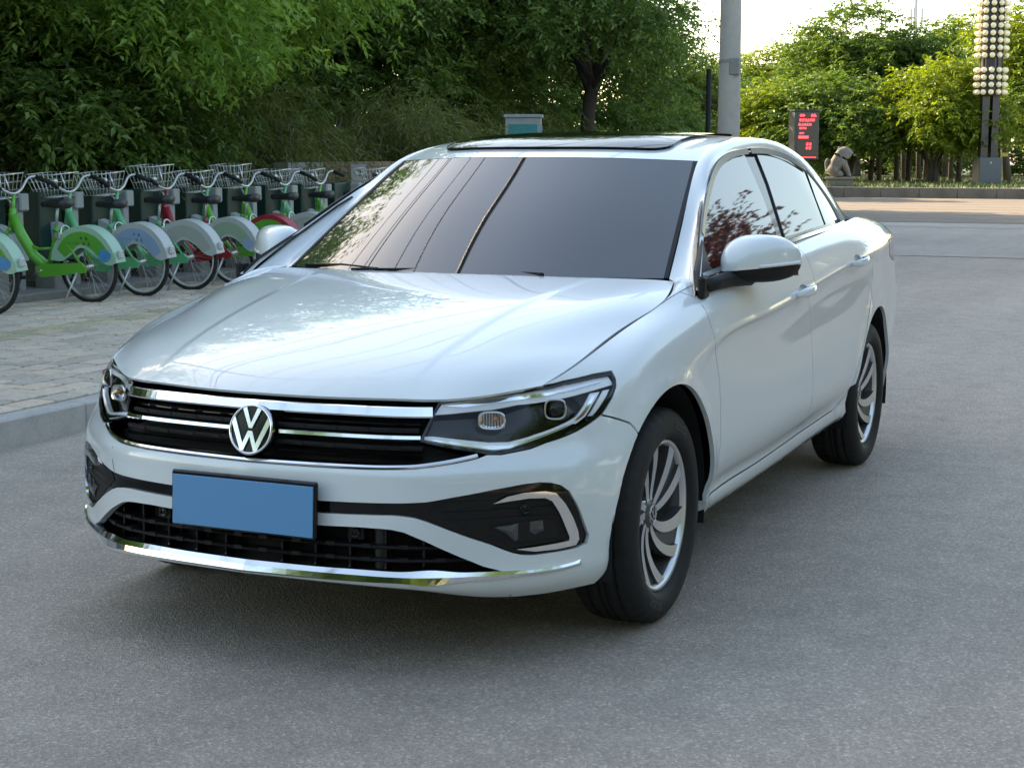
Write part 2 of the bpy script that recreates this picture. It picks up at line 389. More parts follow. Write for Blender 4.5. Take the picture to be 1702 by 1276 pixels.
def panel_data(patch, outer, holes=(), off=0., thick=.010, step=.03, bstep=None, flip=False, center=False):
    UV, F = cdt(outer, holes, step, bstep)
    P = patch.raw(UV[:, 0], UV[:, 1]); N = patch.normal(UV[:, 0], UV[:, 1])
    if flip: N = -N
    if center:
        k = np.abs(P[:, 1]) < 1e-3; N[k, 1] = 0; N[k] /= np.linalg.norm(N[k], axis=1)[:, None]; P[k, 1] = 0
    P = P+N*off
    a, b, c = P[F[:, 0]], P[F[:, 1]], P[F[:, 2]]
    bad = (np.cross(b-a, c-a)*N[F].mean(1)).sum(1) < 0; F[bad] = F[bad][:, ::-1]
    faces = [tuple(f) for f in F]; sm = [True]*len(faces); NN = N
    if thick:
        E = {}
        for f in F:
            for i in range(3):
                e = (f[i], f[(i+1) % 3]); E[e] = 1
        be = [e for e in E if (e[1], e[0]) not in E and not (center and abs(P[e[0], 1]) < 1e-4 and abs(P[e[1], 1]) < 1e-4)]
        n0 = len(P); V2 = []; N2 = []
        for i, (p, q) in enumerate(be):
            pa, pb = P[p], P[q]; ia, ib = pa-N[p]*thick, pb-N[q]*thick
            nn = np.cross(pb-pa, N[p]); nn /= np.linalg.norm(nn)+1e-12
            V2 += [pa, pb, ib, ia]; N2 += [nn]*4
            faces.append((n0+4*i+1, n0+4*i, n0+4*i+3, n0+4*i+2)); sm.append(False)
        if be: P = np.concatenate([P, V2]); NN = np.concatenate([NN, N2])
    return P, faces, NN, sm
def put(name, data, m, parent, side=1, both=False):
    P, F, N, sm = data
    if both:
        n = len(P); P2 = P*np.array([1, -1, 1]); N2 = N*np.array([1, -1, 1])
        P = np.concatenate([P, P2]); N = np.concatenate([N, N2]); F = list(F)+[tuple(n+i for i in f[::-1]) for f in F]; sm = list(sm)+list(sm)
    elif side < 0:
        P = P*np.array([1, -1, 1]); N = N*np.array([1, -1, 1]); F = [f[::-1] for f in F]
    return obj(name, mesh_of(name, P, F, m, smooth=[True]*len(F), normals=N), parent)
def panel(name, patch, outer, m, parent, holes=(), side=1, both=False, **k):
    return put(name, panel_data(patch, outer, holes, center=both, **k), m, parent, side, both)
# map car dimensions to places on the belt surface
_u = np.linspace(KU[0], KU[-1]*.93, 420); _v = np.linspace(KV[0], KV[-1], 150)
_U, _V = [a.ravel() for a in np.meshgrid(_u, _v, indexing='ij')]; _P = belt.raw(_U, _V)
def inv(pts, ax, umin, umax):
    out = []; k = (_U >= umin) & (_U <= umax); U, V, P = _U[k], _V[k], _P[k][:, ax]
    for p in pts:
        p = np.asarray(p, float); i = ((P-p)**2).sum(1).argmin(); u, v = U[i], V[i]
        for _ in range(6):
            h = 1e-4; q = belt.raw([u, u+h, u], [v, v, v+h])[:, ax]
            J = np.stack([(q[1]-q[0])/h, (q[2]-q[0])/h], 1)
            try: d = np.linalg.solve(J, p-q[0])
            except np.linalg.LinAlgError: break
            if not np.isfinite(d).all(): break
            d = np.clip(d, -.02, .02); u = np.clip(u+d[0], KU[0], KU[-1]); v = np.clip(v+d[1], KV[0], KV[-1])
        out.append((float(u), float(v)))
    return out
def fr(pts): return inv(pts, [1, 2], KU[0], KU[5])            # front features given as (y, z)
def sd(pts): return inv(pts, [0, 2], KU[4]-.05, KU[13])        # side features given as (x, z)
SIGN = 1.0 if belt.normal([KU[8]], [KV[5]])[0, 1] > 0 else -1.0
BF = SIGN < 0
def sweep(pts, nrm, prof, closed=False, cap=True):
    """carry a small profile of (along surface, out of surface) pairs along a line lying on a surface with normals nrm"""
    P = np.asarray(pts, float); N = np.asarray(nrm, float); k = len(P)
    T = (np.roll(P, -1, 0)-np.roll(P, 1, 0)) if closed else np.gradient(P, axis=0)
    T /= np.linalg.norm(T, axis=1)[:, None]+1e-12
    S = np.cross(N, T); S /= np.linalg.norm(S, axis=1)[:, None]+1e-12
    q = np.asarray(prof, float); n = q.shape[-2]
    if q.ndim == 2: q = np.broadcast_to(q, (k, n, 2))
    V = (P[:, None]+q[:, :, 0, None]*S[:, None]+q[:, :, 1, None]*N[:, None]).reshape(-1, 3)
    F = []
    for i in range(k if closed else k-1):
        j = (i+1) % k; F += [(i*n+a, i*n+(a+1) % n, j*n+(a+1) % n, j*n+a) for a in range(n)]
    if cap and not closed: F += [tuple(range(n-1, -1, -1)), tuple((k-1)*n+a for a in range(n))]
    return V, F
def strip(name, patch, uv, prof, m, parent, side=1, both=False, flip=False, n=None, smooth=False, closed=False):
    uv = np.asarray(uv, float)
    if n: uv = curve_pts(uv, n, closed)
    P = patch.raw(uv[:, 0], uv[:, 1]); N = patch.normal(uv[:, 0], uv[:, 1])*(-1 if flip else 1)
    V, F = sweep(P, N, prof, closed)
    b = MB(); b.add(V, F, smooth)
    if both: b.add(V*np.array([1, -1, 1]), [f[::-1] for f in F], smooth)
    return b.build(name, m, parent, side)
# ------------------------------------------------------------------ ground
def sheet(name, pts, z, m, kind='structure', label=None, cat=None):
    me = mesh_of(name, [(x, y, z) for x, y in pts], [tuple(range(len(pts)))], m, smooth=False); return tag(obj(name, me), label, cat, kind=kind)
def asphalt(name, base, tint=.0):
    m = mat(name, base, .82, spec=.35); v = coords(m, 'Object')
    big = noise(m, v, .35, 5, .6); mid = noise(m, v, 6, 4, .6)
    vo = nd(m, 'ShaderNodeTexVoronoi'); vo.inputs['Scale'].default_value = 125; lk(m, v, vo.inputs['Vector'])
    vo2 = nd(m, 'ShaderNodeTexVoronoi'); vo2.inputs['Scale'].default_value = 260; lk(m, v, vo2.inputs['Vector'])
    d, l = tuple(c*.80 for c in base), tuple(c*1.2 for c in base)
    c = mixc(m, .5, ramp(m, big, [(.32, d), (.70, l)]), ramp(m, mid, [(.3, d), (.72, l)]))
    sp = nd(m, 'ShaderNodeSeparateColor'); lk(m, vo.outputs['Color'], sp.inputs[0])
    sp2 = nd(m, 'ShaderNodeSeparateColor'); lk(m, vo2.outputs['Color'], sp2.inputs[0])
    c = mixc(m, .42, c, ramp(m, sp.outputs[0], [(.0, (.30,.30,.31)), (.45, (.46,.46,.46)), (.80, (.58,.58,.57)), (.93, (.80,.79,.76)), (1., (1,.99,.95))]), 'OVERLAY')
    c = mixc(m, .34, c, ramp(m, sp2.outputs[1], [(.0, (.22,.22,.23)), (.5, (.5,.5,.5)), (1., (.78,.77,.75))]), 'OVERLAY')
    wide = noise(m, v, .09, 3, .5, .4); tr = noise(m, coords(m, 'Object', (.05, .9, 1.)), 1.3, 3, .55)
    c = mixc(m, .45, c, ramp(m, wide, [(.34, (.40,.40,.41)), (.66, (.58,.58,.57))]), 'OVERLAY'); c = mixc(m, .5, c, ramp(m, tr, [(.35, (.42,.42,.43)), (.66, (.57,.57,.56))]), 'OVERLAY')
    lk(m, c, bsdf(m).inputs['Base Color'])
    h = nd(m, 'ShaderNodeMath', operation='ADD'); lk(m, vo.outputs['Distance'], h.inputs[0]); lk(m, vo2.outputs['Distance'], h.inputs[1])
    bump(m, h.outputs[0], .55, .006)
    return m
M_road = asphalt('worn_asphalt', (.435, .368, .315))
M_road2 = asphalt('pale_asphalt', (.42, .365, .315))
sheet('road', [(-400, -400), (400, -400), (400, 400), (-400, 400)], 0., M_road)
M_soil = rough_noise('planting_soil', (.05, .042, .03), .95, .5, 8., bstr=.6)
M_slab = rough_noise('pavement_bed', (.04, .038, .035), .9, .3, 20.)
M_stone = rough_noise('kerb_granite', (.46, .44, .41), .8, .22, 70., bstr=.25)
M_conc = rough_noise('concrete', (.27, .265, .25), .85, .25, 14., bstr=.3)
M_pole = rough_noise('pole_concrete', (.43, .40, .36), .85, .16, 9., bstr=.3)
KY = lambda x: -2.83+.030*min(0., x+1.3)
def slab(name, x0, x1, y0f, y1, z0, z1, m, n=8):
    b = MB(); xs = np.linspace(x0, x1, n+1)
    for a, c in zip(xs[:-1], xs[1:]):
        V = [(a, y0f(a), z0), (c, y0f(c), z0), (c, y1, z0), (a, y1, z0), (a, y0f(a), z1), (c, y0f(c), z1), (c, y1, z1), (a, y1, z1)]
        b.add(V, [(4, 5, 6, 7)] if y0f(a) < y1 else [(7, 6, 5, 4)])
    return tag(b.build(name, m), kind='structure')
pave = slab('pavement', -17.9, 30., lambda x: KY(x)-.10, -7.0, 0, .122, M_slab)
tag(sheet('planting_bed', [(-36, -40), (30, -40), (30, -8.0), (-36, -8.0)], .16, M_soil))
b = MB(); b.box((-3., -7.50, .10), (62, 1.10, .20), bev=.012); plat = tag(b.build('concrete_plinth', M_conc), kind='structure')
# kerb stones, each one laid by itself
kerb = tag(obj('kerb', MB().box((-2.4, KY(-2)-.30, .03), (31, .10, .05)).mesh('kerb', M_slab)), kind='structure')
ks = MB().box((0, 0, 0), (.992, .14, .24), bev=.008).mesh('kerb_stone', M_stone)
x = 12.53
while x > -17.6:
    o = obj('kerb_stone', ks, kerb, (x, KY(x)-.07+random.uniform(-.003, .003), .018+random.uniform(-.003, .003)))
    o.rotation_euler = (0, random.uniform(-.003, .003), math.atan2(KY(x+.5)-KY(x-.5), 1)); x -= 1.0
# paving bricks: running bond along the kerb, a tan guide strip in the middle
def brick_mat(nm, src, base, warm):
    m = mat(nm, base, .85); n = nd(m, 'ShaderNodeObjectInfo' if src == 'obj' else 'ShaderNodeNewGeometry')
    r = n.outputs['Random' if src == 'obj' else 'Random Per Island']; v = coords(m, 'Object'); 
    tc = nd(m, 'ShaderNodeNewGeometry'); f = noise(m, tc.outputs['Position'], 40, 5, .65); g_ = noise(m, tc.outputs['Position'], 1.1, 4, .6)
    c = ramp(m, r, [(0, tuple(a*.80 for a in base)), (.5, base), (.85, tuple(a*w for a, w in zip(base, warm))), (1, tuple(a*1.12 for a in base))])
    c = mixc(m, .55, c, ramp(m, f, [(.28, (.28,.28,.28)), (.72, (.70,.70,.70))]), 'OVERLAY'); c = mixc(m, .5, c, ramp(m, g_, [(.3, (.34,.34,.35)), (.7, (.62,.61,.59))]), 'OVERLAY')
    lk(m, c, bsdf(m).inputs['Base Color']); bump(m, f, .25, .006); return m
GB = (.63, .54, .45); TB = (.56, .49, .34)
MBo, MBs = brick_mat('grey_paver', 'obj', GB, (1.1, 1.02, .96)), brick_mat('grey_paver_far', 'isl', GB, (1.1, 1.02, .96))
MTo, MTs = brick_mat('tan_paver', 'obj', TB, (1.05, 1, .9)), brick_mat('tan_paver_far', 'isl', TB, (1.05, 1, .9))
BL, BW = .240, .170
bm_g = MB().box((0, 0, 0), (BL-.022, BW-.026, .06), bev=.005).mesh('brick', MBo); bm_t = MB().box((0, 0, 0), (BL-.022, BW-.026, .06), bev=.005).mesh('brick', MTo)
bricks = []
for j in range(24):
    off = .155+BW/2+j*BW
    for i in range(-20, 130):
        x = 2.-i*BL+(BL/2 if j % 2 else 0); y = KY(x)-off
        if y < -6.86 or x < -17.8: continue
        dv = np.array([x, y, .13])-np.array([4.405, 2.39, 1.3546]); zc = dv@np.array(_fw); rr = dv@np.array([-.4159, .9094, 0])/zc
        bricks.append((np.linalg.norm(dv), rr, x, y, 12 <= j <= 13))
vis = sorted(b for b in bricks if -.325 < b[1] < -.20); near = set(v[2:4] for v in vis[:296]); fg, ft = MB(), MB()
for d, rr, x, y, t in bricks:
    z = .114+random.uniform(-.003, .003); rz = math.atan2(KY(x+.5)-KY(x-.5), 1)
    if (x, y) in near:
        o = obj('brick', bm_t if t else bm_g, pave, (x, y, z)); o.rotation_euler = (random.uniform(-.012, .012), random.uniform(-.012, .012), rz)
    elif abs(rr) < .45:
        (ft if t else fg).box((x, y, z), (BL-.022, BW-.026, .06), rz, bev=.005 if d < 13 else 0)
tag(fg.build('far_bricks', MBs, pave), kind='stuff'); tag(ft.build('far_guide_bricks', MTs, pave), kind='stuff')
# crossing strips on the far road, the pink plaza beyond, then the planter wall
M_pink = rough_noise('pink_plaza_paving', (.165, .125, .095), .85, .14, 1.4, bstr=.1)
M_strip = rough_noise('pale_pink_strip', (.36, .30, .265), .85, .15, 3., bstr=.1)
sheet('far_road', [(-28.9, -40), (-28.9, 60), (-18.2, 60), (-18.2, -40)], .004, M_road2)
sheet('threshold_strip', [(-18.2, -7.0), (-18.2, 60), (-17.85, 60), (-17.85, -7.0)], .006, M_strip)
sheet('edge_strip', [(-27.3, -12), (-27.3, 60), (-26.7, 60), (-26.7, -12)], .008, M_strip)
sheet('plaza', [(-60, -60), (-60, 60), (-28.9, 60), (-28.9, -60)], .010, M_pink)
pl_line = MB()
for xx in np.arange(-31, -47, -2.0): pl_line.box((xx, 0, .0125), (.05, 60, .004))
tag(pl_line.build('plaza_joints', M_strip), kind='structure')
tag(sheet('far_verge', [(-30, 3.3), (-15, 3.3), (-15, 12), (-30, 12)], .10, M_conc), kind='structure')
M_grass = rough_noise('rough_grass_soil', (.075, .095, .028), .95, .5, 3., bstr=.4)
sheet('lawn', [(-150, -80), (-150, 60), (-47.9, 60), (-47.9, -80)], .30, M_grass)
M_path = rough_noise('pale_path', (.36, .35, .33), .85, .15, 2., bstr=.1)
sheet('path', [(-120, -10), (-52, -4.6), (-47.6, -4.8), (-47.6, 6), (-62, 6), (-120, 0)], .31, M_path)
pw = thing('planter_wall', 'low dark stone kerb wall edging the far lawn behind the stone lion', 'wall', (-47.6, 0, 0))
M_wst = rough_noise('dark_wall_stone', (.15, .135, .115), .9, .3, 9., bstr=.3)
pb = MB().box((0, 0, .165), (.34, 1.17, .33), bev=.012).mesh('wall_block', M_wst)
for i in range(30): obj('wall_block', pb, pw, (random.uniform(-.01, .01), -28+i*1.18, 0))
pw2 = MB()
# grass tufts on the lawn
def blades(n, xr, yr, z, hmin, hmax, seed):
    r = np.random.default_rng(seed); x = r.uniform(*xr, n); y = r.uniform(*yr, n); a = r.uniform(0, 2*math.pi, n); h = r.uniform(hmin, hmax, n); w = .012+.012*r.random(n); le = r.normal(0, .35, (n, 2))*h[:, None]
    B = np.stack([x, y, np.full(n, z)], 1); D = np.stack([np.cos(a), np.sin(a), 0*a], 1)*w[:, None]; T = B+np.concatenate([le, h[:, None]], 1)
    V = np.stack([B-D, B+D, T], 1).reshape(-1, 3); return V, np.arange(3*n).reshape(n, 3)
M_blade = mat('grass_blade', (.075, .105, .025), .7)
V, F = blades(26000, (-70, -48.2), (-22, 4), .30, .04, .16, 3); tag(obj('grass', mesh_of('grass', V, F, M_blade, smooth=False)), kind='stuff')
# ------------------------------------------------------------------ the white sedan
M_paint = mat('white_car_paint', (.74, .785, .80), .30, 0, 1.0)
M_gloss = mat('gloss_black_plastic', (.004, .004, .0045), .05, 0, 0, .40)
M_matte = rough_noise('black_grained_plastic', (.012, .012, .0125), .5, .25, 300., bstr=.05); bsdf(M_matte).inputs['Specular IOR Level'].default_value = .25
M_visor = mat('smoked_visor', (.035, .033, .033), .30, 0, 0, .4)
M_dark = mat('dark_cavity', (.008, .008, .009), .8)
M_chrome = mat('chrome', (.78, .79, .80), .07, 1.0)
M_satin = mat('satin_chrome', (.62, .62, .62), .22, 1.0)
M_rubber = rough_noise('tyre_rubber', (.011, .011, .0115), .70, .3, 60., bstr=.12)
M_alloy = mat('machined_alloy', (.74, .75, .77), .36, .85)
M_alloyd = mat('dark_alloy_paint', (.075, .077, .083), .35, .3, .5)
M_disc = mat('brake_disc_steel', (.30, .29, .28), .4, 1.0)
M_glass = mat('tinted_windscreen', (.020, .022, .026), .025, 0, 0, .5, 2.05)
M_side = mat('tinted_mirror_film_window', (.02, .021, .023), .02, 0, 0, .5, 2.15)
M_roofg = mat('sunroof_glass', (.004, .004, .005), .04, 0, 0, .3, 1.35)
M_plate = mat('blue_number_plate', (.078, .30, .56), .40)
M_red = mat('red_lamp_lens', (.35, .006, .008), .12, 0, .8)
M_lampw = mat('white_lamp_strip', (.84, .86, .88), .20, 0, .5)
M_refl = mat('lamp_reflector', (.85, .85, .86), .12, 1.0)
M_fogr = mat('fog_reflector', (.12, .12, .13), .25, .8)
M_amber = mat('amber_bulb', (.50, .16, .03), .2, 0, .8)
M_hous = mat('lamp_housing_black', (.005, .005, .006), .12, 0, 0, .4)
M_lens = bpy.data.materials.new('clear_lamp_lens'); M_lens.use_nodes = True
_b = bsdf(M_lens); M_lens.node_tree.nodes.remove(_b)
_o = M_lens.node_tree.nodes['Material Output']; _t = nd(M_lens, 'ShaderNodeBsdfTransparent'); _t.inputs[0].default_value = (.95, .96, .97, 1)
_g = nd(M_lens, 'ShaderNodeBsdfGlossy'); _g.inputs['Roughness'].default_value = .015; _f = nd(M_lens, 'ShaderNodeFresnel'); _f.inputs[0].default_value = 1.36
_m = nd(M_lens, 'ShaderNodeMixShader'); _gb = nd(M_lens, 'ShaderNodeNewGeometry'); _q = nd(M_lens, 'ShaderNodeMath', operation='SUBTRACT'); _q.inputs[0].default_value = 1; lk(M_lens, _gb.outputs['Backfacing'], _q.inputs[1]); _p = nd(M_lens, 'ShaderNodeMath', operation='MULTIPLY'); lk(M_lens, _q.outputs[0], _p.inputs[0]); lk(M_lens, _f.outputs[0], _p.inputs[1]); lk(M_lens, _p.outputs[0], _m.inputs[0]); lk(M_lens, _t.outputs[0], _m.inputs[1]); lk(M_lens, _g.outputs[0], _m.inputs[2]); lk(M_lens, _m.outputs[0], _o.inputs[0])

car = thing('parked_car', 'clean white four-door sedan with a blank blue front plate standing on the asphalt road', 'car')
GAP = .0022
UMAX = KU[14]
HL = [(.486,.724),(.557,.732),(.640,.742),(.687,.750),(.734,.760),(.779,.769),(.812,.773),(.827,.755),(.834,.737),(.834,.708),(.824,.672),(.802,.648),(.778,.631),(.725,.610),(.695,.597),(.639,.587),(.610,.589),(.585,.596),(.545,.605),(.492,.618),(.460,.626)]
POD = [(.224,.467),(.356,.470),(.442,.472),(.495,.475),(.557,.486),(.637,.500),(.698,.510),(.730,.512),(.752,.509),(.774,.500),(.790,.483),(.807,.439),(.818,.393),(.825,.359),(.821,.339),(.806,.332),(.765,.327),(.721,.324),(.699,.326),(.677,.333),(.633,.359),(.589,.381),(.546,.403),(.496,.427),(.470,.436),(.443,.440),(.415,.442),(.326,.440),(.224,.437)]
LOWG = [(.225,.402),(.326,.405),(.387,.404),(.415,.402),(.443,.396),(.496,.371),(.546,.342),(.593,.315),(.616,.301),(.654,.2875),(.590,.2875),(.497,.2885),(.416,.2895),(.326,.290),(.225,.290)]
GRL = [(.0,.553),(.193,.554),(.350,.556),(.422,.558),(.462,.560),(.512,.566),(.592,.581)]
hl_uv = fr(HL); pod_uv = fr(POD); low_uv = fr(LOWG); grl_uv = fr(GRL)
def row(z, y0, y1, n=14): return fr([(y0+(y1-y0)*i/(n-1), z) for i in range(n)])
# polygons that cross the car's centre line are closed at u = 0
def v_at0(z): return float(np.interp(z, belt.raw(np.zeros(200), np.linspace(KV[0], KV[-1], 200))[:, 2], np.linspace(KV[0], KV[-1], 200)))
pod_c = [(0, v_at0(.437))]+[(0, v_at0(.467))]+pod_uv
low_c = [(0, v_at0(.290))]+[(0, v_at0(.402))]+low_uv
def arch(cx, R, a0, a1, n=30): return [(cx+R*math.cos(a), .307+R*math.sin(a)) for a in np.linspace(a0, a1, n)]
# ---- front bumper
seam = [(.402,.667),(.367,.656),(.318,.636),(.298,.608)]
a_seam = math.atan2(.605-.307, .295-.035)
f_arch = arch(.035, .395, -.10, a_seam, 12)
arch_lo = sd([(.435,.215),(.432,.24)])
up = pod_uv[:15]; dn = pod_uv[15:]                  # upper edge of the black band outwards, then its lower edge back to the centre
top_edge = fr([(.824,.672),(.802,.648),(.778,.631),(.725,.610),(.695,.597),(.639,.587),(.610,.589)])+grl_uv[::-1][:-1]+[(0, v_at0(.553))]
side_edge = sd(f_arch)+sd(seam[::-1])
# one loop: centre bottom -> round the side -> top -> centre, in along the pod, out along its lower edge, in along the lower opening and back
loop = [(0, KV[0]), (KU[1], KV[0]), (KU[2], KV[0]), (KU[3], KV[0]), (KU[4], KV[0]), (arch_lo[0][0], KV[0])]+arch_lo[1:]+side_edge+top_edge
loop += [(0, v_at0(.467))]+pod_uv+[(0, v_at0(.437)), (0, v_at0(.402))]+low_uv+[(0, v_at0(.290))]
q = inset(loop, GAP); 
Q0 = np.array(loop); keep = np.linalg.norm(Q0-np.roll(Q0, 1, 0), axis=1) > 1e-6; q[Q0[keep][:, 0] == 0, 0] = 0
bumper = panel('front_bumper', belt, q, M_paint, car, both=True, step=.02, thick=.02)
# ---- fender
junction = (.512,.698,.754)
f_rear = [(-.385,.30),(-.401,.323),(-.426,.473),(-.414,.666),(-.353,.783),(-.345,.86),(-.352,.925)]
r_arch = arch(.035, .395, a_seam, math.pi+.06, 40)
sillA = [(-.36,.288)]
f_top = [(KU[6], KV[-1]), (KU[5], KV[-1]), (KU[4], KV[-1])]
fend = sd(seam)[0:]+sd(r_arch)+sd(sillA)+sd(f_rear)+[(KU[7]-.03, KV[-1])]+f_top+fr(HL[4:11])
SHUT = 1
def fender(side): return panel('front_fender', belt, inset(fend, GAP), M_paint, car, side=side, step=.024, thick=.014)
# ---- doors, sill, quarter, rear
fd = sd([(-.385,.296),(-.401,.323),(-.426,.473),(-.414,.666),(-.353,.783),(-.345,.86),(-.352,.925)])+[(KU[7]-.03, KV[-1]), (KU[8], KV[-1]), (KU[9]+.02, KV[-1])]+sd([(-1.55,.95),(-1.535,.76),(-1.53,.56),(-1.53,.324),(-1.2,.315),(-.8,.307)])
rd_cut = [(-2.225,.405),(-2.26,.44),(-2.33,.55),(-2.44,.66),(-2.53,.74),(-2.56,.85),(-2.57,.95),(-2.58,1.03)]
rd = sd([(-1.53,.324),(-1.53,.56),(-1.535,.76),(-1.55,.95)])+[(KU[9]+.02, KV[-1]), (KU[10], KV[-1]), (KU[11]-.12, KV[-1])]+sd(rd_cut[::-1]+[(-2.18,.375),(-2.05,.336),(-1.8,.330)])
r2 = arch(-2.67, .39, math.pi*1.5-.2, 0, 2)
ra = [(-2.67+.39*math.cos(a), .307+.39*math.sin(a)) for a in np.linspace(.0, math.pi-.02, 44)]
qa = [p for p in ra if p[0] < -2.33]
quarter = sd([(-2.285,.41),(-2.33,.50)]+[(-2.352,.54)]+[p for p in ra if p[0] < -2.35]+[(-3.05,.30)])+[(sd([(-3.05,.30)])[0][0]+.03, KV[0]), (KU[13], KV[0]), (KU[14], KV[0]), (KU[14], KV[-1]), (KU[13], KV[-1]), (KU[12], KV[-1]), (KU[11]-.12, KV[-1])]+sd(rd_cut[::-1])
sill = sd([(-.362,.294),(-.8,.3072),(-1.2,.3152),(-1.53,.3242),(-1.8,.3302),(-2.03,.336),(-2.145,.356),(-2.205,.395),(-2.222,.38),(-2.24,.30)])
sill += [(sd([(-2.24,.30)])[0][0], KV[0]), (KU[10], KV[0]), (KU[9], KV[0]), (KU[8], KV[0]), (sd([(-.36,.27)])[0][0], KV[0])]
TAIL = sd([(-2.99,.972),(-3.2,.972),(-3.42,.970),(-3.44,.92),(-3.40,.865),(-3.2,.872),(-3.05,.905)])
for side in (1, -1):
    fender(side)
    cups = [sd([(hx+.062*math.cos(a), hz-.002+.027*math.sin(a)) for a in np.linspace(0, 2*math.pi, 24, endpoint=False)]) for hx, hz in ((-1.37, .866), (-2.235, .925))]
    d1 = panel('front_door', belt, inset(fd, GAP), M_paint, car, holes=[cups[0]], side=side, step=.027, thick=.014)
    d2 = panel('rear_door', belt, inset(rd, GAP), M_paint, car, holes=[cups[1]], side=side, step=.027, thick=.014)
    panel('rear_quarter', belt, inset(quarter, GAP), M_paint, car, holes=[inset(TAIL, -.001)], side=side, step=.03, thick=.014)
    panel('tail_lamp', belt, inset(TAIL, .0015), M_red, car, side=side, step=.03, off=.001)
    panel('sill', belt, inset(sill, GAP), M_paint, car, side=side, step=.03, thick=.03)
    # door handles: a bowed grip over a shallow cup
    for dr, hx, hz in ((d1, -1.37, .866), (d2, -2.235, .925)):
        uv = np.array(sd([(hx+.105-.21*t, hz-.006+.012*t) for t in np.linspace(0, 1, 13)]))
        P = belt.raw(uv[:, 0], uv[:, 1]); N = belt.normal(uv[:, 0], uv[:, 1]); b = MB()
        t = np.linspace(0, 1, 13); lift = .038*np.clip(np.sin(math.pi*t), 0, 1)**.5-.002
        w = .0165*np.clip(np.sin(math.pi*t)*3, .45, 1)
        prof = np.array([[(wi*math.cos(a), li+.007*math.sin(a)) for a in np.linspace(0, 2*math.pi, 10, endpoint=False)] for wi, li in zip(w, lift)])
        V, F = sweep(P, N, prof); b.add(V, F, True); b.build('door_handle', M_paint, dr, side)
        cup = cups[0] if dr is d1 else cups[1]
        panel('handle_cup', belt, cup, M_paint, dr, side=side, step=.02, off=-.013, thick=0)
    # dark shell behind the shut lines
    sh = [(KU[5], KV[-1]), (KU[4]+.06, KV[-1]), (KU[4]+.06, KV[7])]+sd(arch(.035, .40, a_seam-.05, math.pi+.05, 20))+[(KU[7], KV[1]), (KU[8], KV[1]), (KU[9], KV[1]), (KU[10]-.02, KV[1])]+sd([(-2.67+.395*math.cos(a), .307+.395*math.sin(a)) for a in np.linspace(.02, math.pi-.02, 24)])+[(KU[13], KV[1]), (KU[14], KV[1]), (KU[14], KV[-1]), (KU[11], KV[-1]), (KU[9], KV[-1]), (KU[7], KV[-1])]
    panel('inner_body', belt, sh, M_dark, car, side=side, step=.09, off=-.017, thick=0)
    # fuel flap line is on the far side; wheel housings
    for cx, R in ((.035, .395), (-2.67, .39)):
        b = MB(); A = np.linspace(-.22, math.pi+.22, 26)
        Y0, Y1 = .45, .868
        V = [(cx+(R+.006)*math.cos(a), y, .307+(R+.006)*math.sin(a)) for y in (Y0, Y1) for a in A]; n = len(A)
        b.add(V, [(i, i+1, n+i+1, n+i) for i in range(n-1)], True); b.add([(cx, Y0, .3)]+V[:n], [(0, i+1, i+2) for i in range(n-1)])
        b.build('wheel_housing', M_dark, car, side)
# ---- tow cover line on the bumper
# ---- hood
hu, hv = hood.ku, hood.kv
g = .0035
panel('hood', hood, [(hu[0], hv[0]+g), (hu[-1], hv[0]+g), (hu[-1], hv[-1]-g), (hu[0], hv[-1]-g)], M_paint, car, step=.025, flip=True, thick=.009)
# dark cavity under the hood edge and behind the grille
def uvrect(p, a, b, c, d): return [(a, c), (b, c), (b, d), (a, d)]
# white corner pieces that carry the wings up to the screen pillars
ta = np.linspace(0, 1, 14); A = belt.raw(KU[6]+(KU[7]+.10-KU[6])*(.35+.65*ta), np.full(14, KV[-1])); hb_ = hood.raw(hood.ku[-1]*(.80+.20*ta), np.full(14, hv[-1]))+np.array([0, .004, -.001])
hb_ = np.where(ta[:, None] > .72, hb_*1., hb_); q = np.clip((ta-.6)/.4, 0, 1)[:, None]; hb_ = hb_*(1-q)+(np.array([-.50, .715, .968]))*q
V = []; 
for a, c in zip(A, hb_):
    for t in (0, .25, .5, .75, 1): V.append(a+(c-a)*t+np.array([0, 0, .010*math.sin(math.pi*t)*min(1, np.linalg.norm(c-a)/.06)]))
for side in (1, -1): b = MB(); b.add(V, [(5*i+j, 5*i+j+1, 5*i+6+j, 5*i+5+j) for i in range(13) for j in range(4)], True); b.build('wing_corner', M_paint, car, side)
# ---- roof, rails, glass
ru, rv = roof.ku, roof.kv
panel('roof', roof, uvrect(roof, ru[0]+.004, ru[-1], rv[0], rv[-1]), M_paint, car, step=.06, flip=True, thick=.0)
for side in (1, -1):
    panel('roof_pillar_rail', rail, uvrect(rail, rail.ku[0], rail.ku[-1], rail.kv[0], rail.kv[-1]), M_paint, car, side=side, step=.022, thick=.012)
SR = uvrect(roof, ru[1]-.10, ru[4]-.25, -.80, .80)
def rounded(p, r, n=5):
    (x0, y0), (x1, y1) = p[0], p[2]; rx, ry = r; o = []
    for cx, cy, a in ((x1-rx, y1-ry, 0), (x0+rx, y1-ry, 90), (x0+rx, y0+ry, 180), (x1-rx, y0+ry, 270)):
        o += [(cx+rx*math.cos(R_(a+90*i/n)), cy+ry*math.sin(R_(a+90*i/n))) for i in range(n+1)]
    return o
panel('sunroof', roof, rounded(SR, (.08, .12)), M_roofg, car, step=.06, flip=True, off=.010, thick=.012)
wu = wsp.ku
ws_obj = panel('windscreen', wsp, uvrect(wsp, wu[0], wu[-1]-.003, -.992, .992), M_glass, car, step=.05, flip=True, off=.001, thick=.004)
panel('rear_window', rearw, uvrect(rearw, rearw.ku[0]+.01, rearw.ku[-1], -.985, .985), M_glass, car, step=.08, flip=True, thick=.004)
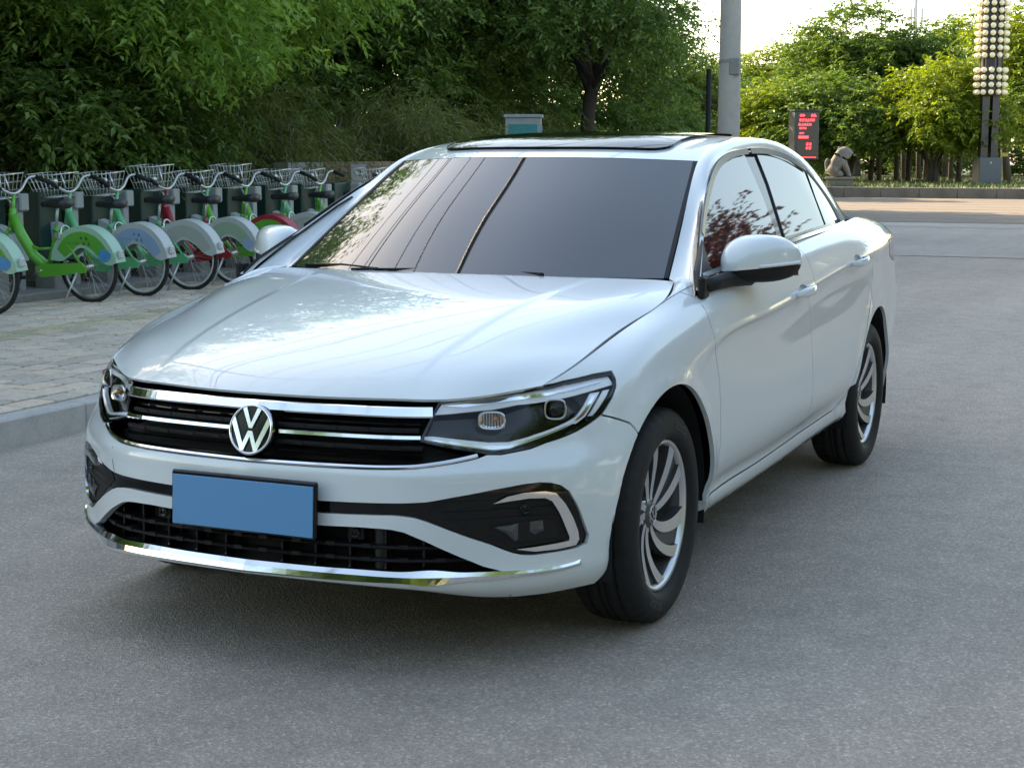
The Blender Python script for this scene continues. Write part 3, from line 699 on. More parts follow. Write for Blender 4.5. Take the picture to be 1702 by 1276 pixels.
panel('boot_lid', trunk, uvrect(trunk, trunk.ku[0], trunk.ku[-1], -1, 1), M_paint, car, step=.06, flip=True, thick=.012)
# black rubber round the windscreen
e = [(wu[0]+(wu[-1]-wu[0])*t, .995) for t in np.linspace(0, .995, 30)]
e = [(a, .985) for a, _ in e]
for s_ in (1, -1): strip('windscreen_seal', wsp, e, [(-.008, .0), (-.008, .0030), (.006, .0030), (.006, 0)], M_matte, car, side=s_, flip=True)
# cowl at the foot of the windscreen and the two parked wipers
b = MB(); ys = np.linspace(-.72, .72, 25)
def cowl_x(y): return float(np.interp(abs(y), [0, .36, .60, .72], [-.30, -.335, -.405, -.47]))
V = []; 
for y in ys: V += [(cowl_x(y)+.06, y, .935), (cowl_x(y)-.075, y, .955)]
b.add(V, [(2*i, 2*i+1, 2*i+3, 2*i+2) for i in range(24)], True); b.build('windscreen_cowl', M_matte, car)
for y0, y1, x0, x1 in ((.30, -.36, -.372, -.345), (-.30, -.62, -.372, -.455)):
    wp = obj('wiper', (lambda bb: bb.mesh('wiper', M_matte))(MB().tube([(x0+.02, y0+.02, .975), (x0, y0, .976), ((x0+x1)/2-.012, (y0+y1)/2, .982), (x1, y1, .975)], [.008, .006, .005, .004], 6)), car)
    bl = MB(); bl.tube([(x0-.008, y0-.03, .977), ((x0+x1)/2-.022, (y0+y1)/2, .981), (x1-.008, y1-.02, .974)], .0045, 5).build('wiper_blade', M_gloss, wp)
# ---- side windows
class SideGlass:
    def raw(s, u, v):
        u = np.atleast_1d(u).astype(float); v = np.atleast_1d(v).astype(float); return np.stack([u, glass_y(u, v), v], 1)
    def normal(s, u, v):
        h = 1e-3; a = (s.raw(u+h, v)-s.raw(u-h, v)); b = (s.raw(u, v+h)-s.raw(u, v-h)); n = np.cross(b, a)
        n /= np.linalg.norm(n, axis=1)[:, None]; return n*np.sign(n[:, 1])[:, None]
SG = SideGlass()
FW = [(-.585,1.006),(-.655,1.092),(-.80,1.163),(-.92,1.214),(-1.084,1.276),(-1.253,1.320),(-1.445,1.346),(-1.62,1.356),(-1.573,1.196),(-1.500,1.046),(-1.0,1.022)]
SAIL = [(-.372,.947),(-.437,.998),(-.632,1.083),(-.582,1.003),(-.60,.975),(-.50,.955)]
RW = [(-1.592,1.046),(-1.734,1.248),(-1.784,1.360),(-2.005,1.354),(-2.182,1.331),(-2.375,1.287),(-2.31,1.18),(-2.245,1.066)]
QW = [(-2.41,1.281),(-2.54,1.217),(-2.612,1.150),(-2.618,1.08),(-2.268,1.067),(-2.33,1.18)]
DLO = [(-.355,.930),(-.558,1.050),(-.80,1.176),(-1.10,1.296),(-1.354,1.350),(-1.649,1.378),(-1.943,1.382),(-2.185,1.360),(-2.396,1.303),(-2.560,1.220),(-2.655,1.140),(-2.66,1.045),(-1.68,1.000),(-.9,.965)]
for side in (1, -1):
    panel('window_frame', SG, DLO, M_gloss, car, side=side, step=.09, off=-.010, thick=.01)
    for nm, poly, m in (('front_window', FW, M_side), ('rear_window_pane', RW, M_side), ('quarter_window', QW, M_side)):
        panel(nm, SG, inset(poly, .004), m, car, side=side, step=.09, off=-.003, thick=.006)
    panel('mirror_sail', SG, SAIL, M_matte, car, side=side, step=.05, off=.004, thick=.012)
    # rain visors over the doors, then the bright strip along the waist line
    for a in ([(-.66,1.097),(-.80,1.166),(-.92,1.218),(-1.084,1.281),(-1.253,1.326),(-1.445,1.353),(-1.66,1.366)], [(-1.70,1.367),(-1.90,1.366),(-2.05,1.357),(-2.2,1.335),(-2.38,1.293)]):
        c = curve_pts(a, 26); P = SG.raw(c[:, 0], c[:, 1]); N = SG.normal(c[:, 0], c[:, 1])
        V, F = sweep(P, N, [(-.012, .002), (-.012, .004), (.010, .0075), (.011, .005)]); MB().add(V, F).build('rain_visor', M_visor, car, side)
    c = curve_pts([(-.46,.978),(-.9,.998),(-1.5,1.026),(-2.1,1.048),(-2.63,1.062)], 30); P = SG.raw(c[:, 0], c[:, 1]); N = SG.normal(c[:, 0], c[:, 1])
    V, F = sweep(P, N, [(-.009, -.004), (-.008, .009), (.006, .010), (.009, .004), (.009, -.004)]); MB().add(V, F).build('waist_strip', M_chrome, car, side)
# ---- grille: dark mesh well behind, slats with clips, three chrome bars
gz = [(0, v_at0(.553)-.004)]+grl_uv[1:]+fr([(.610,.589),(.585,.596),(.545,.605),(.492,.618),(.460,.626)])+fr([(.462,.66),(.474,.69)])+[fr([(.486,.7255)])[0], (KU[1], KV[-1]), (0, KV[-1])]
panel('grille_backing', belt, gz, M_dark, car, both=True, step=.05, off=-.055, thick=0)
gw = [fr([(y, .556)])[0] for y in (.0, .2, .35)]
for zz in (.672, .655, .610, .592, .573):
    y1 = .455 if zz > .63 else .47-(.60-zz)*.0
    uv = row(zz, .0 if abs(zz-.633) > .06 else .055, y1, 22)
    big = zz in (.655, .610)
    pr = [(-.004, -.05), (-.0045, -.016), (0, -.012), (.0045, -.016), (.004, -.05)] if not big else [(-.005, -.05), (-.006, -.012), (0, -.008), (.006, -.012), (.005, -.05)]
    strip('grille_slat', belt, uv, pr, M_matte if big else M_gloss, car, both=True)
    if big:
        for y in (.13, .22, .31, .40):
            u0 = fr([(y, zz)])[0]; p = belt.raw(*u0)[0]; n = belt.normal(*u0)[0]
            for s_ in (1, -1): MB().box(p-n*.013, (.012, .026, .009), math.atan2(n[1], n[0])).build('grille_clip', M_matte, car, s_)
strip('grille_top_bar', belt, row(.6965, .0, .478, 24), [(-.0145, -.03), (-.015, .001), (-.012, .004), (.009, .006), (.0135, .0025), (.0135, -.03)], M_chrome, car, both=True)
for s_ in (1, -1):
    strip('grille_middle_bar', belt, row(.634, .074, .462, 18), [(-.008, -.03), (-.008, -.002), (-.004, .003), (.005, .003), (.008, -.001), (.008, -.03)], M_chrome, car, side=s_)
gl2 = [(0, v_at0(.5575))]+[(u, v+.006) for u, v in fr([(.193,.556),(.350,.558),(.422,.560),(.462,.562),(.512,.568),(.592,.583)])]
strip('grille_bottom_trim', belt, gl2, [(-.006, -.03), (-.0065, .0015), (-.003, .004), (.004, .003), (.006, -.002), (.006, -.03)], M_chrome, car, both=True, n=40)
# bonnet gap shadow strip
# ---- emblem
def emblem(parent, c, n, r, name='emblem', spin=0., ringm=None, discm=None):
    n = np.array(n)/np.linalg.norm(n); up = np.array([0, 0, 1.])-n*n[2]; up /= np.linalg.norm(up); rt = np.cross(up, n)
    cs, sn = math.cos(spin), math.sin(spin); rt, up = cs*rt+sn*up, -sn*rt+cs*up
    M = np.eye(4); M[:3, 0] = rt*r; M[:3, 1] = up*r; M[:3, 2] = n*r; M[:3, 3] = c
    d = MB(); d.lathe([(1e-3, .0), (.93, 0.), (1.0, -.05), (1.0, -.35), (1e-3, -.35)], 40); d.add([(0, 0, .001)]+[(.94*math.cos(a), .94*math.sin(a), .001) for a in np.linspace(0, 2*math.pi, 40, endpoint=False)], [(0, 1+i, 1+(i+1) % 40) for i in range(40)])
    o = d.xf(M).build(name, discm or M_gloss, parent)
    b = MB(); b.lathe([(.885, .01), (.90, .09), (.97, .09), (1.0, .02), (1.0, -.1)], 48)
    V_ = [(-.42,.79),(-.25,.86),(0,.24),(.25,.86),(.42,.79),(.075,.05),(-.075,.05)]
    W_ = [(-.87,.24),(-.75,.48),(-.30,-.55),(-.10,-.06),(.10,-.06),(.30,-.55),(.75,.48),(.87,.24),(.38,-.83),(.23,-.83),(0,-.28),(-.23,-.83),(-.38,-.83)]
    for pg, tris in ((V_, [(0,1,2,6),(6,2,5),(2,3,4,5)]), (W_, [(0,1,2,12),(12,2,11),(11,2,10),(2,3,10),(3,4,10),(4,5,10),(5,9,10),(5,8,9),(5,6,7,8)])):
        k = len(pg); V = [(x, y, .085) for x, y in pg]+[(x, y, 0.) for x, y in pg]
        b.add(V, [tuple(t[::-1]) for t in tris]+[(i, (i+1) % k, k+(i+1) % k, k+i) for i in range(k)])
    b.xf(M).build(name+'_lettering', ringm or M_chrome, o); return o
_e = fr([(0.0, .632)])[0]; ec = belt.raw(*_e)[0]; en = belt.normal(*_e)[0]; ec[1] = 0; en[1] = 0
emblem(car, ec+en*.012+np.array([.004, 0, .002]), en, .068)
# ---- lower black band and fog lamp corners
panel('bumper_insert', belt, inset(pod_c, .001), M_gloss, car, both=True, step=.02, off=-.010, thick=.012)
PIT = [(.519,.474),(.600,.474),(.644,.472),(.743,.470),(.761,.451),(.778,.405),(.787,.363),(.784,.356),(.730,.350),(.677,.345),(.655,.357),(.588,.395),(.543,.422),(.500,.448)]
C_O = [(.636,.465),(.666,.482),(.699,.489),(.742,.490),(.764,.483),(.782,.454),(.796,.417),(.806,.378),(.808,.354),(.802,.339),(.765,.333),(.721,.332),(.683,.341)]
C_I = [(.721,.344),(.765,.349),(.789,.353),(.790,.363),(.782,.393),(.769,.435),(.756,.463),(.743,.472),(.710,.474),(.666,.469)]
FOG = [(.630,.404),(.694,.411),(.747,.416),(.763,.407),(.769,.363),(.721,.361),(.681,.360),(.661,.382)]
for side in (1, -1):
    fl = panel('fog_lamp_bezel', belt, fr(PIT), M_matte, car, side=side, step=.03, off=-.008, thick=.004)
    panel('fog_trim', belt, fr(C_O+C_I), M_chrome, car, side=side, step=.012, off=.002, thick=.012)
    f = panel('fog_lamp', belt, fr(FOG), M_hous, car, side=side, step=.02, off=-.0055, thick=.004)
    for pg in ([(.640,.402),(.672,.405),(.688,.409),(.688,.366),(.682,.362),(.664,.384)], [(.712,.411),(.738,.413),(.741,.386),(.722,.376),(.712,.385)]):
        b = MB(); uv = fr(pg); P = belt.raw(*zip(*uv)); N = belt.normal(*zip(*uv)); P1 = P-N*.004; c = P1.mean(0)-N.mean(0)*.0
        b.add(np.concatenate([P1, [c+N.mean(0)*.006]]), [(i, (i+1) % len(pg), len(pg)) for i in range(len(pg))]); b.build('fog_reflector', M_fogr, f, side)
    for z_ in (.450, .428):
        strip('bezel_rib', belt, row(z_, .53, .768, 12), [(-.002, -.008), (0, -.0055), (.002, -.008)], M_matte, fl, side=side)
    for (y, z, pa) in ((.703, .446, fl), (.306, .386, car)):
        u0 = fr([(y, z)])[0]; p = belt.raw(*u0)[0]; n = belt.normal(*u0)[0]; off = -.008 if pa is fl else -.03
        M = np.eye(4); zz = n; xx = np.cross([0, 0, 1.], zz); xx /= np.linalg.norm(xx); M[:3, 0] = xx; M[:3, 1] = np.cross(zz, xx); M[:3, 2] = zz; M[:3, 3] = p+n*off
        MB().lathe([(1e-3, .004), (.008, .004), (.0095, .001), (.011, .006), (.0135, .006), (.0145, -.004)], 20).xf(M).build('parking_sensor', M_gloss, pa, side)
        if pa is car: MB().box((0, 0, -.006), (.046, .038, .012), bev=.002).xf(M).build('sensor_mount', M_matte, car, side)
# tow-eye cover outline: on the right half only
tc = fr([(.50,.545),(.495,.505),(.485,.478)])
strip('tow_cover_seam', belt, tc, [(-.0012, -.004), (-.0012, .0004), (.0012, .0004), (.0012, -.004)], M_dark, bumper, side=-1)
# ---- lower grille
panel('lower_grille_backing', belt, [(0, v_at0(.280)), (0, v_at0(.410))]+fr([(.30,.410),(.43,.408),(.56,.375),(.72,.330),(.735,.27)]), M_dark, car, both=True, step=.05, off=-.075, thick=0)
M_rad = rough_noise('radiator_fins', (.05, .05, .052), .5, .3, 200., .6, .1)
b = MB()
for i in range(26): b.box((.735, 0, .300+i*.0042), (.02, .86, .0014))
b.build('radiator', M_rad, car)
MB().lathe([(.022, -.06), (.022, .06)], 14).xf([[1, 0, 0, .775], [0, 1, 0, .36], [0, 0, 1, .35], [0, 0, 0, 1]]).build('cooling_pipe', M_rad, car)
for zz, y1 in ((.352, .525), (.318, .588)):
    strip('lower_grille_slat', belt, row(zz, 0, y1, 24), [(-.0035, -.065), (-.004, -.020), (0, -.016), (.004, -.020), (.0035, -.065)], M_matte, car, both=True)
    for y in (.04, .14, .24, .34, .44, .53):
        if y > y1: continue
        u0 = fr([(y, zz)])[0]; p = belt.raw(*u0)[0]; n = belt.normal(*u0)[0]
        for s_ in (1, -1): MB().box(p-n*.022+np.array([0, 0, .003]), (.012, .026, .010), math.atan2(n[1], n[0])).build('lower_grille_clip', M_matte, car, s_)
for y in (.09, .19, .29, .39, .49):
    top = float(np.interp(y, [.39, .443, .496, .546, .6], [.402, .396, .371, .342, .31]))
    for s_ in (1, -1):
        strip('lower_grille_post', belt, fr([(y, .290+(top-.290)*t) for t in np.linspace(0, 1, 6)]), [(-.003, -.07), (-.003, -.03), (.003, -.03), (.003, -.07)], M_gloss, car, side=s_)
LT = [(0, v_at0(.2885))]+fr([(.2,.2885),(.326,.290),(.416,.289),(.497,.288),(.590,.287),(.657,.286),(.723,.286),(.766,.290),(.795,.293),(.816,.294)])
LB = [(0, v_at0(.2725))]+fr([(.2,.273),(.329,.273),(.418,.272),(.524,.271),(.591,.270),(.657,.269),(.724,.272),(.767,.275),(.790,.281),(.806,.290)])
for s_ in (1,):
    cL = (curve_pts(LT, 50)+curve_pts(LB, 50))/2; hw = np.linalg.norm(curve_pts(LT, 50)-curve_pts(LB, 50), axis=1)/2
    P = belt.raw(cL[:, 0], cL[:, 1]); N = belt.normal(cL[:, 0], cL[:, 1])
    V, F = sweep(P, N, np.array([[(-w, -.008), (-w*.9, .004), (0, .0065), (w*.9, .004), (w, -.008)] for w in hw]))
    b = MB(); b.add(V, F); b.add(V*np.array([1, -1, 1]), [f[::-1] for f in F]); b.build('lip_trim', M_chrome, car)
# underside: a flat dark floor and a front valance that close the car from below
b = MB(); b.box((-1.45, 0, .195), (3.9, 1.36, .05)); b.box((-1.35, 0, .30), (1.85, 1.62, .10)); b.build('underbody', M_dark, car)
uv = [(u, KV[0]) for u in np.linspace(0, KU[4], 30)]; P = belt.raw(*zip(*uv)); V = []
for p in P: V += [p, p*np.array([.86, .93, 1])+np.array([-.05, 0, -.002])]
b = MB(); b.add(V, [(2*i, 2*i+2, 2*i+3, 2*i+1) for i in range(29)]); b.add(np.array(V)*np.array([1, -1, 1]), [(2*i, 2*i+1, 2*i+3, 2*i+2) for i in range(29)]); b.build('front_valance', M_matte, car)
b = MB(); b.box((.57, .60, .33), (.12, .12, .24)); b.box((.57, -.60, .33), (.12, .12, .24)); b.box((.50, 0, .33), (.20, 1.2, .20)); b.box((.0, 0, .52), (1.1, .86, .34)); b.box((-1.75, 0, .62), (1.7, 1.50, .55)); b.box((-1.7, 0, 1.05), (1.4, 1.1, .45)); b.box((-3.1, 0, .62), (.85, 1.0, .5)); b.build('inner_structure', M_dark, car)
# ---- number plate
pT = P3(.862, 0, .512); pB = P3(.869, 0, .379); pn = np.cross(P3(0, 1, 0), pT-pB); pn /= np.linalg.norm(pn); pu = (pT-pB)/np.linalg.norm(pT-pB)
M = np.eye(4); M[:3, 0] = (0, 1, 0); M[:3, 1] = pu; M[:3, 2] = np.cross((0, 1, 0), pu); M[:3, 3] = (pT+pB)/2+M[:3, 2]*.012
pl = MB().box((0, 0, 0), (.452, .150, .016), bev=.005).xf(M).build('plate_holder', M_gloss, car)
MB().box((0, -.003, .0095), (.437, .133, .004), bev=.001).xf(M).build('number_plate', M_plate, pl)
# ---- headlamps
H_TOP = [(.495,.7195),(.557,.7275),(.640,.737),(.687,.7435),(.734,.7545),(.779,.763),(.810,.767),(.824,.752),(.829,.744),(.810,.740),(.779,.731),(.730,.720),(.650,.709),(.601,.701),(.546,.697),(.484,.693)]
H_TOP2 = [(.500,.713),(.557,.718),(.640,.728),(.687,.734),(.734,.743),(.775,.752),(.800,.757),(.800,.752),(.772,.744),(.734,.735),(.687,.726),(.640,.719),(.546,.708)]
H_BOT = [(.470,.640),(.491,.640),(.541,.632),(.609,.620),(.650,.618),(.690,.628),(.703,.633),(.758,.655),(.780,.666),(.783,.657),(.759,.643),(.723,.627),(.669,.607),(.656,.601),(.623,.599),(.564,.611),(.523,.619),(.470,.629)]
H_A = [(.794,.729),(.811,.731),(.811,.725),(.807,.698),(.799,.669),(.783,.652),(.762,.657),(.783,.672),(.791,.696)]
H_B = [(.8165,.733),(.8275,.734),(.8275,.719),(.820,.687),(.812,.669),(.805,.669),(.8115,.691),(.815,.713)]
for side in (1, -1):
    hlm = panel('headlamp', belt, inset(hl_uv, .002), M_lens, car, side=side, step=.02, off=.0015, thick=.004)
    panel('lamp_housing', belt, inset(hl_uv, .001), M_hous, hlm, side=side, step=.025, off=-.042, thick=-.040)
    ri = inset(hl_uv, .0075)
    panel('lamp_rim', belt, list(hl_uv), M_gloss, hlm, holes=[ri], side=side, step=.012, off=-.004, thick=.004)
    panel('daytime_strip', belt, fr(H_TOP), M_lampw, hlm, side=side, step=.012, off=-.010, thick=.006)
    panel('daytime_strip', belt, fr(H_TOP2), M_refl, hlm, side=side, step=.012, off=-.007, thick=.006)
    panel('lower_light_bar', belt, fr(H_BOT), M_lampw, hlm, side=side, step=.012, off=-.012, thick=.012)
    panel('lower_lamp_trim', belt, fr([(.478,.632),(.541,.624),(.609,.612),(.650,.610),(.70,.624),(.758,.648),(.775,.656),(.759,.646),(.723,.629),(.669,.609),(.656,.603),(.623,.601),(.564,.613),(.523,.621)]), M_refl, hlm, side=side, step=.012, off=-.008, thick=.006)
    panel('light_guide', belt, fr(H_A), M_lampw, hlm, side=side, step=.012, off=-.012, thick=.010)
    panel('light_guide', belt, fr([(.798,.722),(.806,.723),(.803,.698),(.795,.673),(.784,.661),(.778,.663),(.789,.676),(.796,.698)]), M_refl, hlm, side=side, step=.012, off=-.009, thick=.004)
    panel('light_guide', belt, fr(H_B), M_lampw, hlm, side=side, step=.012, off=-.012, thick=.010)
    for (y, z, a, c, kind) in ((.735, .691, .030, .028, 0), (.603, .669, .037, .024, 1)):
        u0 = fr([(y, z)])[0]; p = belt.raw(*u0)[0]; n = np.array([.86, .42, .06]) if kind == 0 else np.array([.93, .33, .05]); n /= np.linalg.norm(n)
        M = np.eye(4); xx = np.cross([0, 0, 1.], n); xx /= np.linalg.norm(xx); M[:3, 0] = xx; M[:3, 1] = np.cross(n, xx); M[:3, 2] = n; M[:3, 3] = p-n*.012
        th = np.linspace(0, 2*math.pi, 32, endpoint=False); se = lambda t, e: np.sign(t)*np.abs(t)**e
        ring = np.stack([se(np.cos(th), .62)*a, se(np.sin(th), .62)*c, np.zeros(32)], 1); b = MB()
        Rr = [ring*.98+[0, 0, -.028], ring*1.0, ring*.93+[0, 0, .006], ring*.76+[0, 0, -.004], ring*.70+[0, 0, -.02]]
        V = np.concatenate(Rr); F = [(k*32+i, k*32+(i+1) % 32, (k+1)*32+(i+1) % 32, (k+1)*32+i) for k in range(4) for i in range(32)]
        b.add(V, F, True).xf(M); b.build('projector_ring' if kind == 0 else 'indicator_bowl', M_satin if kind == 0 else M_refl, hlm, side)
        if kind == 0: MB().lathe([(1e-3, .010), (.010, .008), (.017, .002), (.022, -.010), (.023, -.02)], 24).xf(M).build('projector_lens', M_hous, hlm, side)
        else:
            b = MB(); b.sphere((.010, .004, -.004), (.008, .008, .010), 12, 8); b.xf(M); b.build('indicator_bulb', M_amber, hlm, side)
            b = MB()
            for i in range(9): b.box((-.03+i*.0075, -.002, -.018), (.005, .036, .004))
            b.xf(M).build('indicator_reflector', M_refl, hlm, side)
# ---- door mirrors
def mirror(side):
    def section(x, y0, y1, z0, z1, n=28, e=.75):
        th = np.linspace(0, 2*math.pi, n, endpoint=False); c = np.sign(np.cos(th))*np.abs(np.cos(th))**e; s = np.sign(np.sin(th))*np.abs(np.sin(th))**e
        return np.stack([np.full(n, x), (y0+y1)/2+(y1-y0)/2*c, (z0+z1)/2+(z1-z0)/2*s], 1)
    S = [section(-.822, .846, 1.040, .955, 1.066), section(-.805, .836, 1.041, .947, 1.083), section(-.77, .826, 1.030, .943, 1.097), section(-.72, .818, 1.002, .943, 1.098), section(-.67, .816, .962, .947, 1.084), section(-.635, .822, .925, .953, 1.062), section(-.612, .836, .893, .968, 1.034), section(-.604, .853, .873, .985, 1.012)]
    def shell(zlo, zhi, grow, nm, m):
        V = np.concatenate(S); n = 28; F = [(k*n+i, k*n+(i+1) % n, (k+1)*n+(i+1) % n, (k+1)*n+i) for k in range(len(S)-1) for i in range(n)]
        c = V.mean(0); bm = bmesh.new(); vs_ = [bm.verts.new(c+(v-c)*grow) for v in V]
        for f in F: bm.faces.new([vs_[i] for i in f][::-1])
        bm.faces.new([vs_[i] for i in range(n)]); bm.faces.new([vs_[(len(S)-1)*n+i] for i in range(n)][::-1])
        # cut along a line that climbs towards the tip
        for co, no, up in (((-.72, .83, zlo), (0, -.09, 1), True), ((-.72, .83, zhi), (0, -.09, 1), False)):
            if (up and zlo < .9) or (not up and zhi > 1.2): continue
            r = bmesh.ops.bisect_plane(bm, geom=bm.verts[:]+bm.edges[:]+bm.faces[:], plane_co=co, plane_no=no, clear_inner=up, clear_outer=not up)
            ed = [e for e in r['geom_cut'] if isinstance(e, bmesh.types.BMEdge)]
            bmesh.ops.holes_fill(bm, edges=ed)
        bmesh.ops.recalc_face_normals(bm, faces=bm.faces[:])
        for v in bm.verts:
            if side < 0: v.co.y *= -1
        if side < 0: bmesh.ops.reverse_faces(bm, faces=bm.faces[:])
        for f in bm.faces: f.smooth = True
        me = bpy.data.meshes.new(nm); bm.to_mesh(me); bm.free(); me.materials.append(m)
        try: me.set_sharp_from_angle(angle=R_(40))
        except Exception: pass
        return me
    root = obj('door_mirror', shell(.984, 9, 1.0, 'door_mirror', M_paint), car)
    obj('mirror_base', shell(.1, .982, .985, 'mirror_base', M_matte), root)
    b = MB(); b.tube([(-.40, .840, .950), (-.52, .845, .957), (-.62, .862, .962), (-.70, .90, .965)], [.020, .024, .026, .03], 10); b.box((-.395, .843, .950), (.06, .024, .07), bev=.008); b.build('mirror_arm', M_matte, root, side)
    # clear indicator strip wrapped round the front lower edge
    b = MB(); P = []; 
    for x, y in ((-.655, .945), (-.675, .967), (-.70, .988), (-.725, 1.006), (-.765, 1.028), (-.795, 1.038)): P.append((x, y, .990+(y-.83)*.09))
    b.tube(curve_pts(P, 16), .006, 6); b.build('mirror_indicator', M_lampw, root, side)
    MB().box((-.825, .943, 1.01), (.004, .17, .095), bev=.001).build('mirror_glass', M_chrome, root, side)
for side in (1, -1): mirror(side)
# ---- wheels
def wheel(cx, side):
    yc = .7735; c = np.array([cx, 0, .316])
    # tyre
    RO_, prof = .316, [(.205,.060),(.2235,.078),(.228,.094),(.245,.1025),(.268,.1035),(.288,.099),(.302,.090),(.3115,.078),(.3155,.055),(.316,.050)]
    grooves = [(.316,.050),(.309,.049),(.309,.041),(.316,.040),(.3165,.014),(.309,.013),(.309,.005),(.3165,.004)]
    p = prof+grooves[1:]; p = p+[(r, -w) for r, w in p[::-1]]
    n = 120; V, F = lathe([(r, w) for r, w in p], n); V = V.reshape(len(p), n, 3)
    for k, (r, w) in enumerate(p):                         # shoulder and tread cuts
        if r > .30 and abs(w) > .02:
            for i in range(n):
                if i % 3 == 0: V[k, i, :2] *= (r-.0045)/r
    V = V.reshape(-1, 3); V = V[:, [0, 2, 1]]*np.array([1, 1, 1]); 
    w_o = thing('wheel', '', ''); 
    for kk in ('label', 'category'): del w_o[kk]
    w_o.parent = car; w_o.location = (cx, yc*side, .316)
    # sagging contact patch
    V[:, 2] = np.where(V[:, 2] < -.3115, -.3115-(V[:, 2]+.3115)*.0, V[:, 2])
    b = MB(); b.add(V, F, True); ty = b.build('tyre', M_rubber, w_o, side)
    for word, a0 in (('SOLUS', -1.98), ('SOLUS', 1.16)):
        tv, tf = text_mesh(word, .036)
        r0 = .262; a = a0+tv[:, 0]/r0*1.0; r = r0+tv[:, 1]*.9
        yy = np.interp(r, [q[0] for q in prof[:8]], [q[1] for q in prof[:8]])+.0012
        # seen from outside the word reads clockwise
        W = np.stack([r*np.cos(-a)*1, yy, r*np.sin(-a)], 1) if False else np.stack([-r*np.sin(a+math.pi/2)*0+r*np.cos(math.pi-a), yy, r*np.sin(math.pi-a)], 1)
        b = MB(); b.add(W, tf); b.build('tyre_lettering', M_txt, ty, side)
    # rim: barrel, lip, spokes
    b = MB(); bp = [(.205,.066),(.209,.079),(.2175,.084),(.2225,.080),(.2225,.070)]
    V, F = lathe(bp, 72); b.add(V[:, [0, 2, 1]], F, True); rim = b.build('rim', M_alloy, w_o, side)
    b = MB(); V, F = lathe([(.213,.078),(.205,.064),(.198,.03),(.190,-.07),(.03,-.075)], 64); b.add(V[:, [0, 2, 1]], F, True); b.build('rim_barrel', M_alloyd, rim, side)
    b = MB(); V, F = lathe([(.145,-.030),(.148,-.036),(.148,-.05),(.05,-.05),(.05,-.028),(.142,-.028)], 48); b.add(V[:, [0, 2, 1]], F, True); b.build('brake_disc', M_disc, rim, side)
    b = MB(); V, F = lathe([(1e-3,.052),(.030,.052),(.034,.050),(.046,.040),(.062,.028),(.066,-.02)], 40); b.add(V[:, [0, 2, 1]], F, True); b.build('hub', M_alloyd, rim, side)
    depth = lambda r: float(np.interp(r, [.028, .05, .08, .12, .16, .2, .214], [.046, .043, .045, .052, .062, .073, .077]))
    def blade(a0, tw, w0, w1, r0, r1, m, lift, nm, k=12):
        rr = np.linspace(r0, r1, k); t = (rr-r0)/(r1-r0); an = a0+tw*(t**1.5)
        V = []; 
        for r, a, tt in zip(rr, an, t):
            h = (w0+(w1-w0)*tt)/2/r
            for s_, dz in ((-1, 0), (1, 0)): V.append((r*math.cos(a+s_*h), depth(r)+lift, r*math.sin(a+s_*h)))
            for s_ in (1, -1): V.append((r*math.cos(a+s_*h*1.15), depth(r)-.028, r*math.sin(a+s_*h*1.15)))
        F = []; top = []
        for i in range(k-1):
            for j in range(4):
                F.append((4*i+j, 4*i+(j+1) % 4, 4*i+4+(j+1) % 4, 4*i+4+j))
        F += [(3, 2, 1, 0), (4*k-4, 4*k-3, 4*k-2, 4*k-1)]
        return V, F
    for k in range(5):
        A = math.pi/2+k*2*math.pi/5
        for da, tw, w0, w1, nm, mm, lift, r1 in ((-.26, -.54, .019, .051, 'spoke', 'f', 0, .2185), (.25, -.50, .017, .044, 'spoke', 'f', 0, .2185), (-.01, -.50, .016, .062, 'spoke_pocket', 'd', -.010, .216)):
            V, F = blade(A+da, tw, w0, w1, .038, r1, None, lift, nm)
            me_b = MB(); me_b.add(V, F)
            VV = np.concatenate(me_b.V)*np.array([1, side, 1]); FF = me_b.F if side > 0 else [f[::-1] for f in me_b.F]
            fm = [0 if (i < 44 and i % 4 == 0 and mm == 'f') else 1 for i in range(len(FF))]
            obj(nm, mesh_of(nm, VV, FF, [M_alloy, M_alloyd], smooth=False, fmat=fm), rim)
    b = MB(); 
    for k in range(5):
        a = math.pi/2+.6+k*2*math.pi/5; b.lathe([(1e-3,.006),(.006,.006),(.0075,-.01)], 8, 'y', (.05*math.cos(a), .036, .05*math.sin(a)))
    b.build('wheel_bolt', M_satin, rim, side)
    emblem(rim, (0, .054*side, 0), (0, side, 0), .028, 'wheel_cap', .5*side, M_satin)
    return w_o
M_txt = mat('tyre_lettering', (.085, .085, .088), .6)
for cx in (0., -2.688):
    for side in (1, -1): wheel(cx, side)
# ------------------------------------------------------------------ buildings and street furniture
M_wall = rough_noise('pale_render', (.56, .52, .49), .85, .10, .8, bstr=.05)
M_pane = mat('dark_window_pane', (.02, .025, .03), .05, spec=.6)
M_frame = mat('window_frame_grey', (.30, .30, .30), .5)
bd = thing('apartment_block', 'pale apartment block glimpsed through the leaves behind the left trees', 'building', (-14, -27, 0))
MB().box((0, 0, 7.5), (46, 8, 15.)).build('wall', M_wall, bd); MB().box((0, 0, 15.2), (46.6, 8.6, .4)).build('roof', M_conc, bd)
wpm = MB().box((0, 0, 0), (1.5, .12, 1.5)).mesh('window', M_frame); wgl = MB().box((0, .065, 0), (1.36, .01, 1.36)).mesh('pane', M_pane)
for fl in range(5):
    for i in range(13):
        w = obj('window', wpm, bd, (-21+i*3.5, 4.05, 1.9+fl*2.9)); obj('pane', wgl, w)
    MB().box((0, 4.25, .25+fl*2.9), (46, .5, .18)).build('ledge', M_conc, bd)
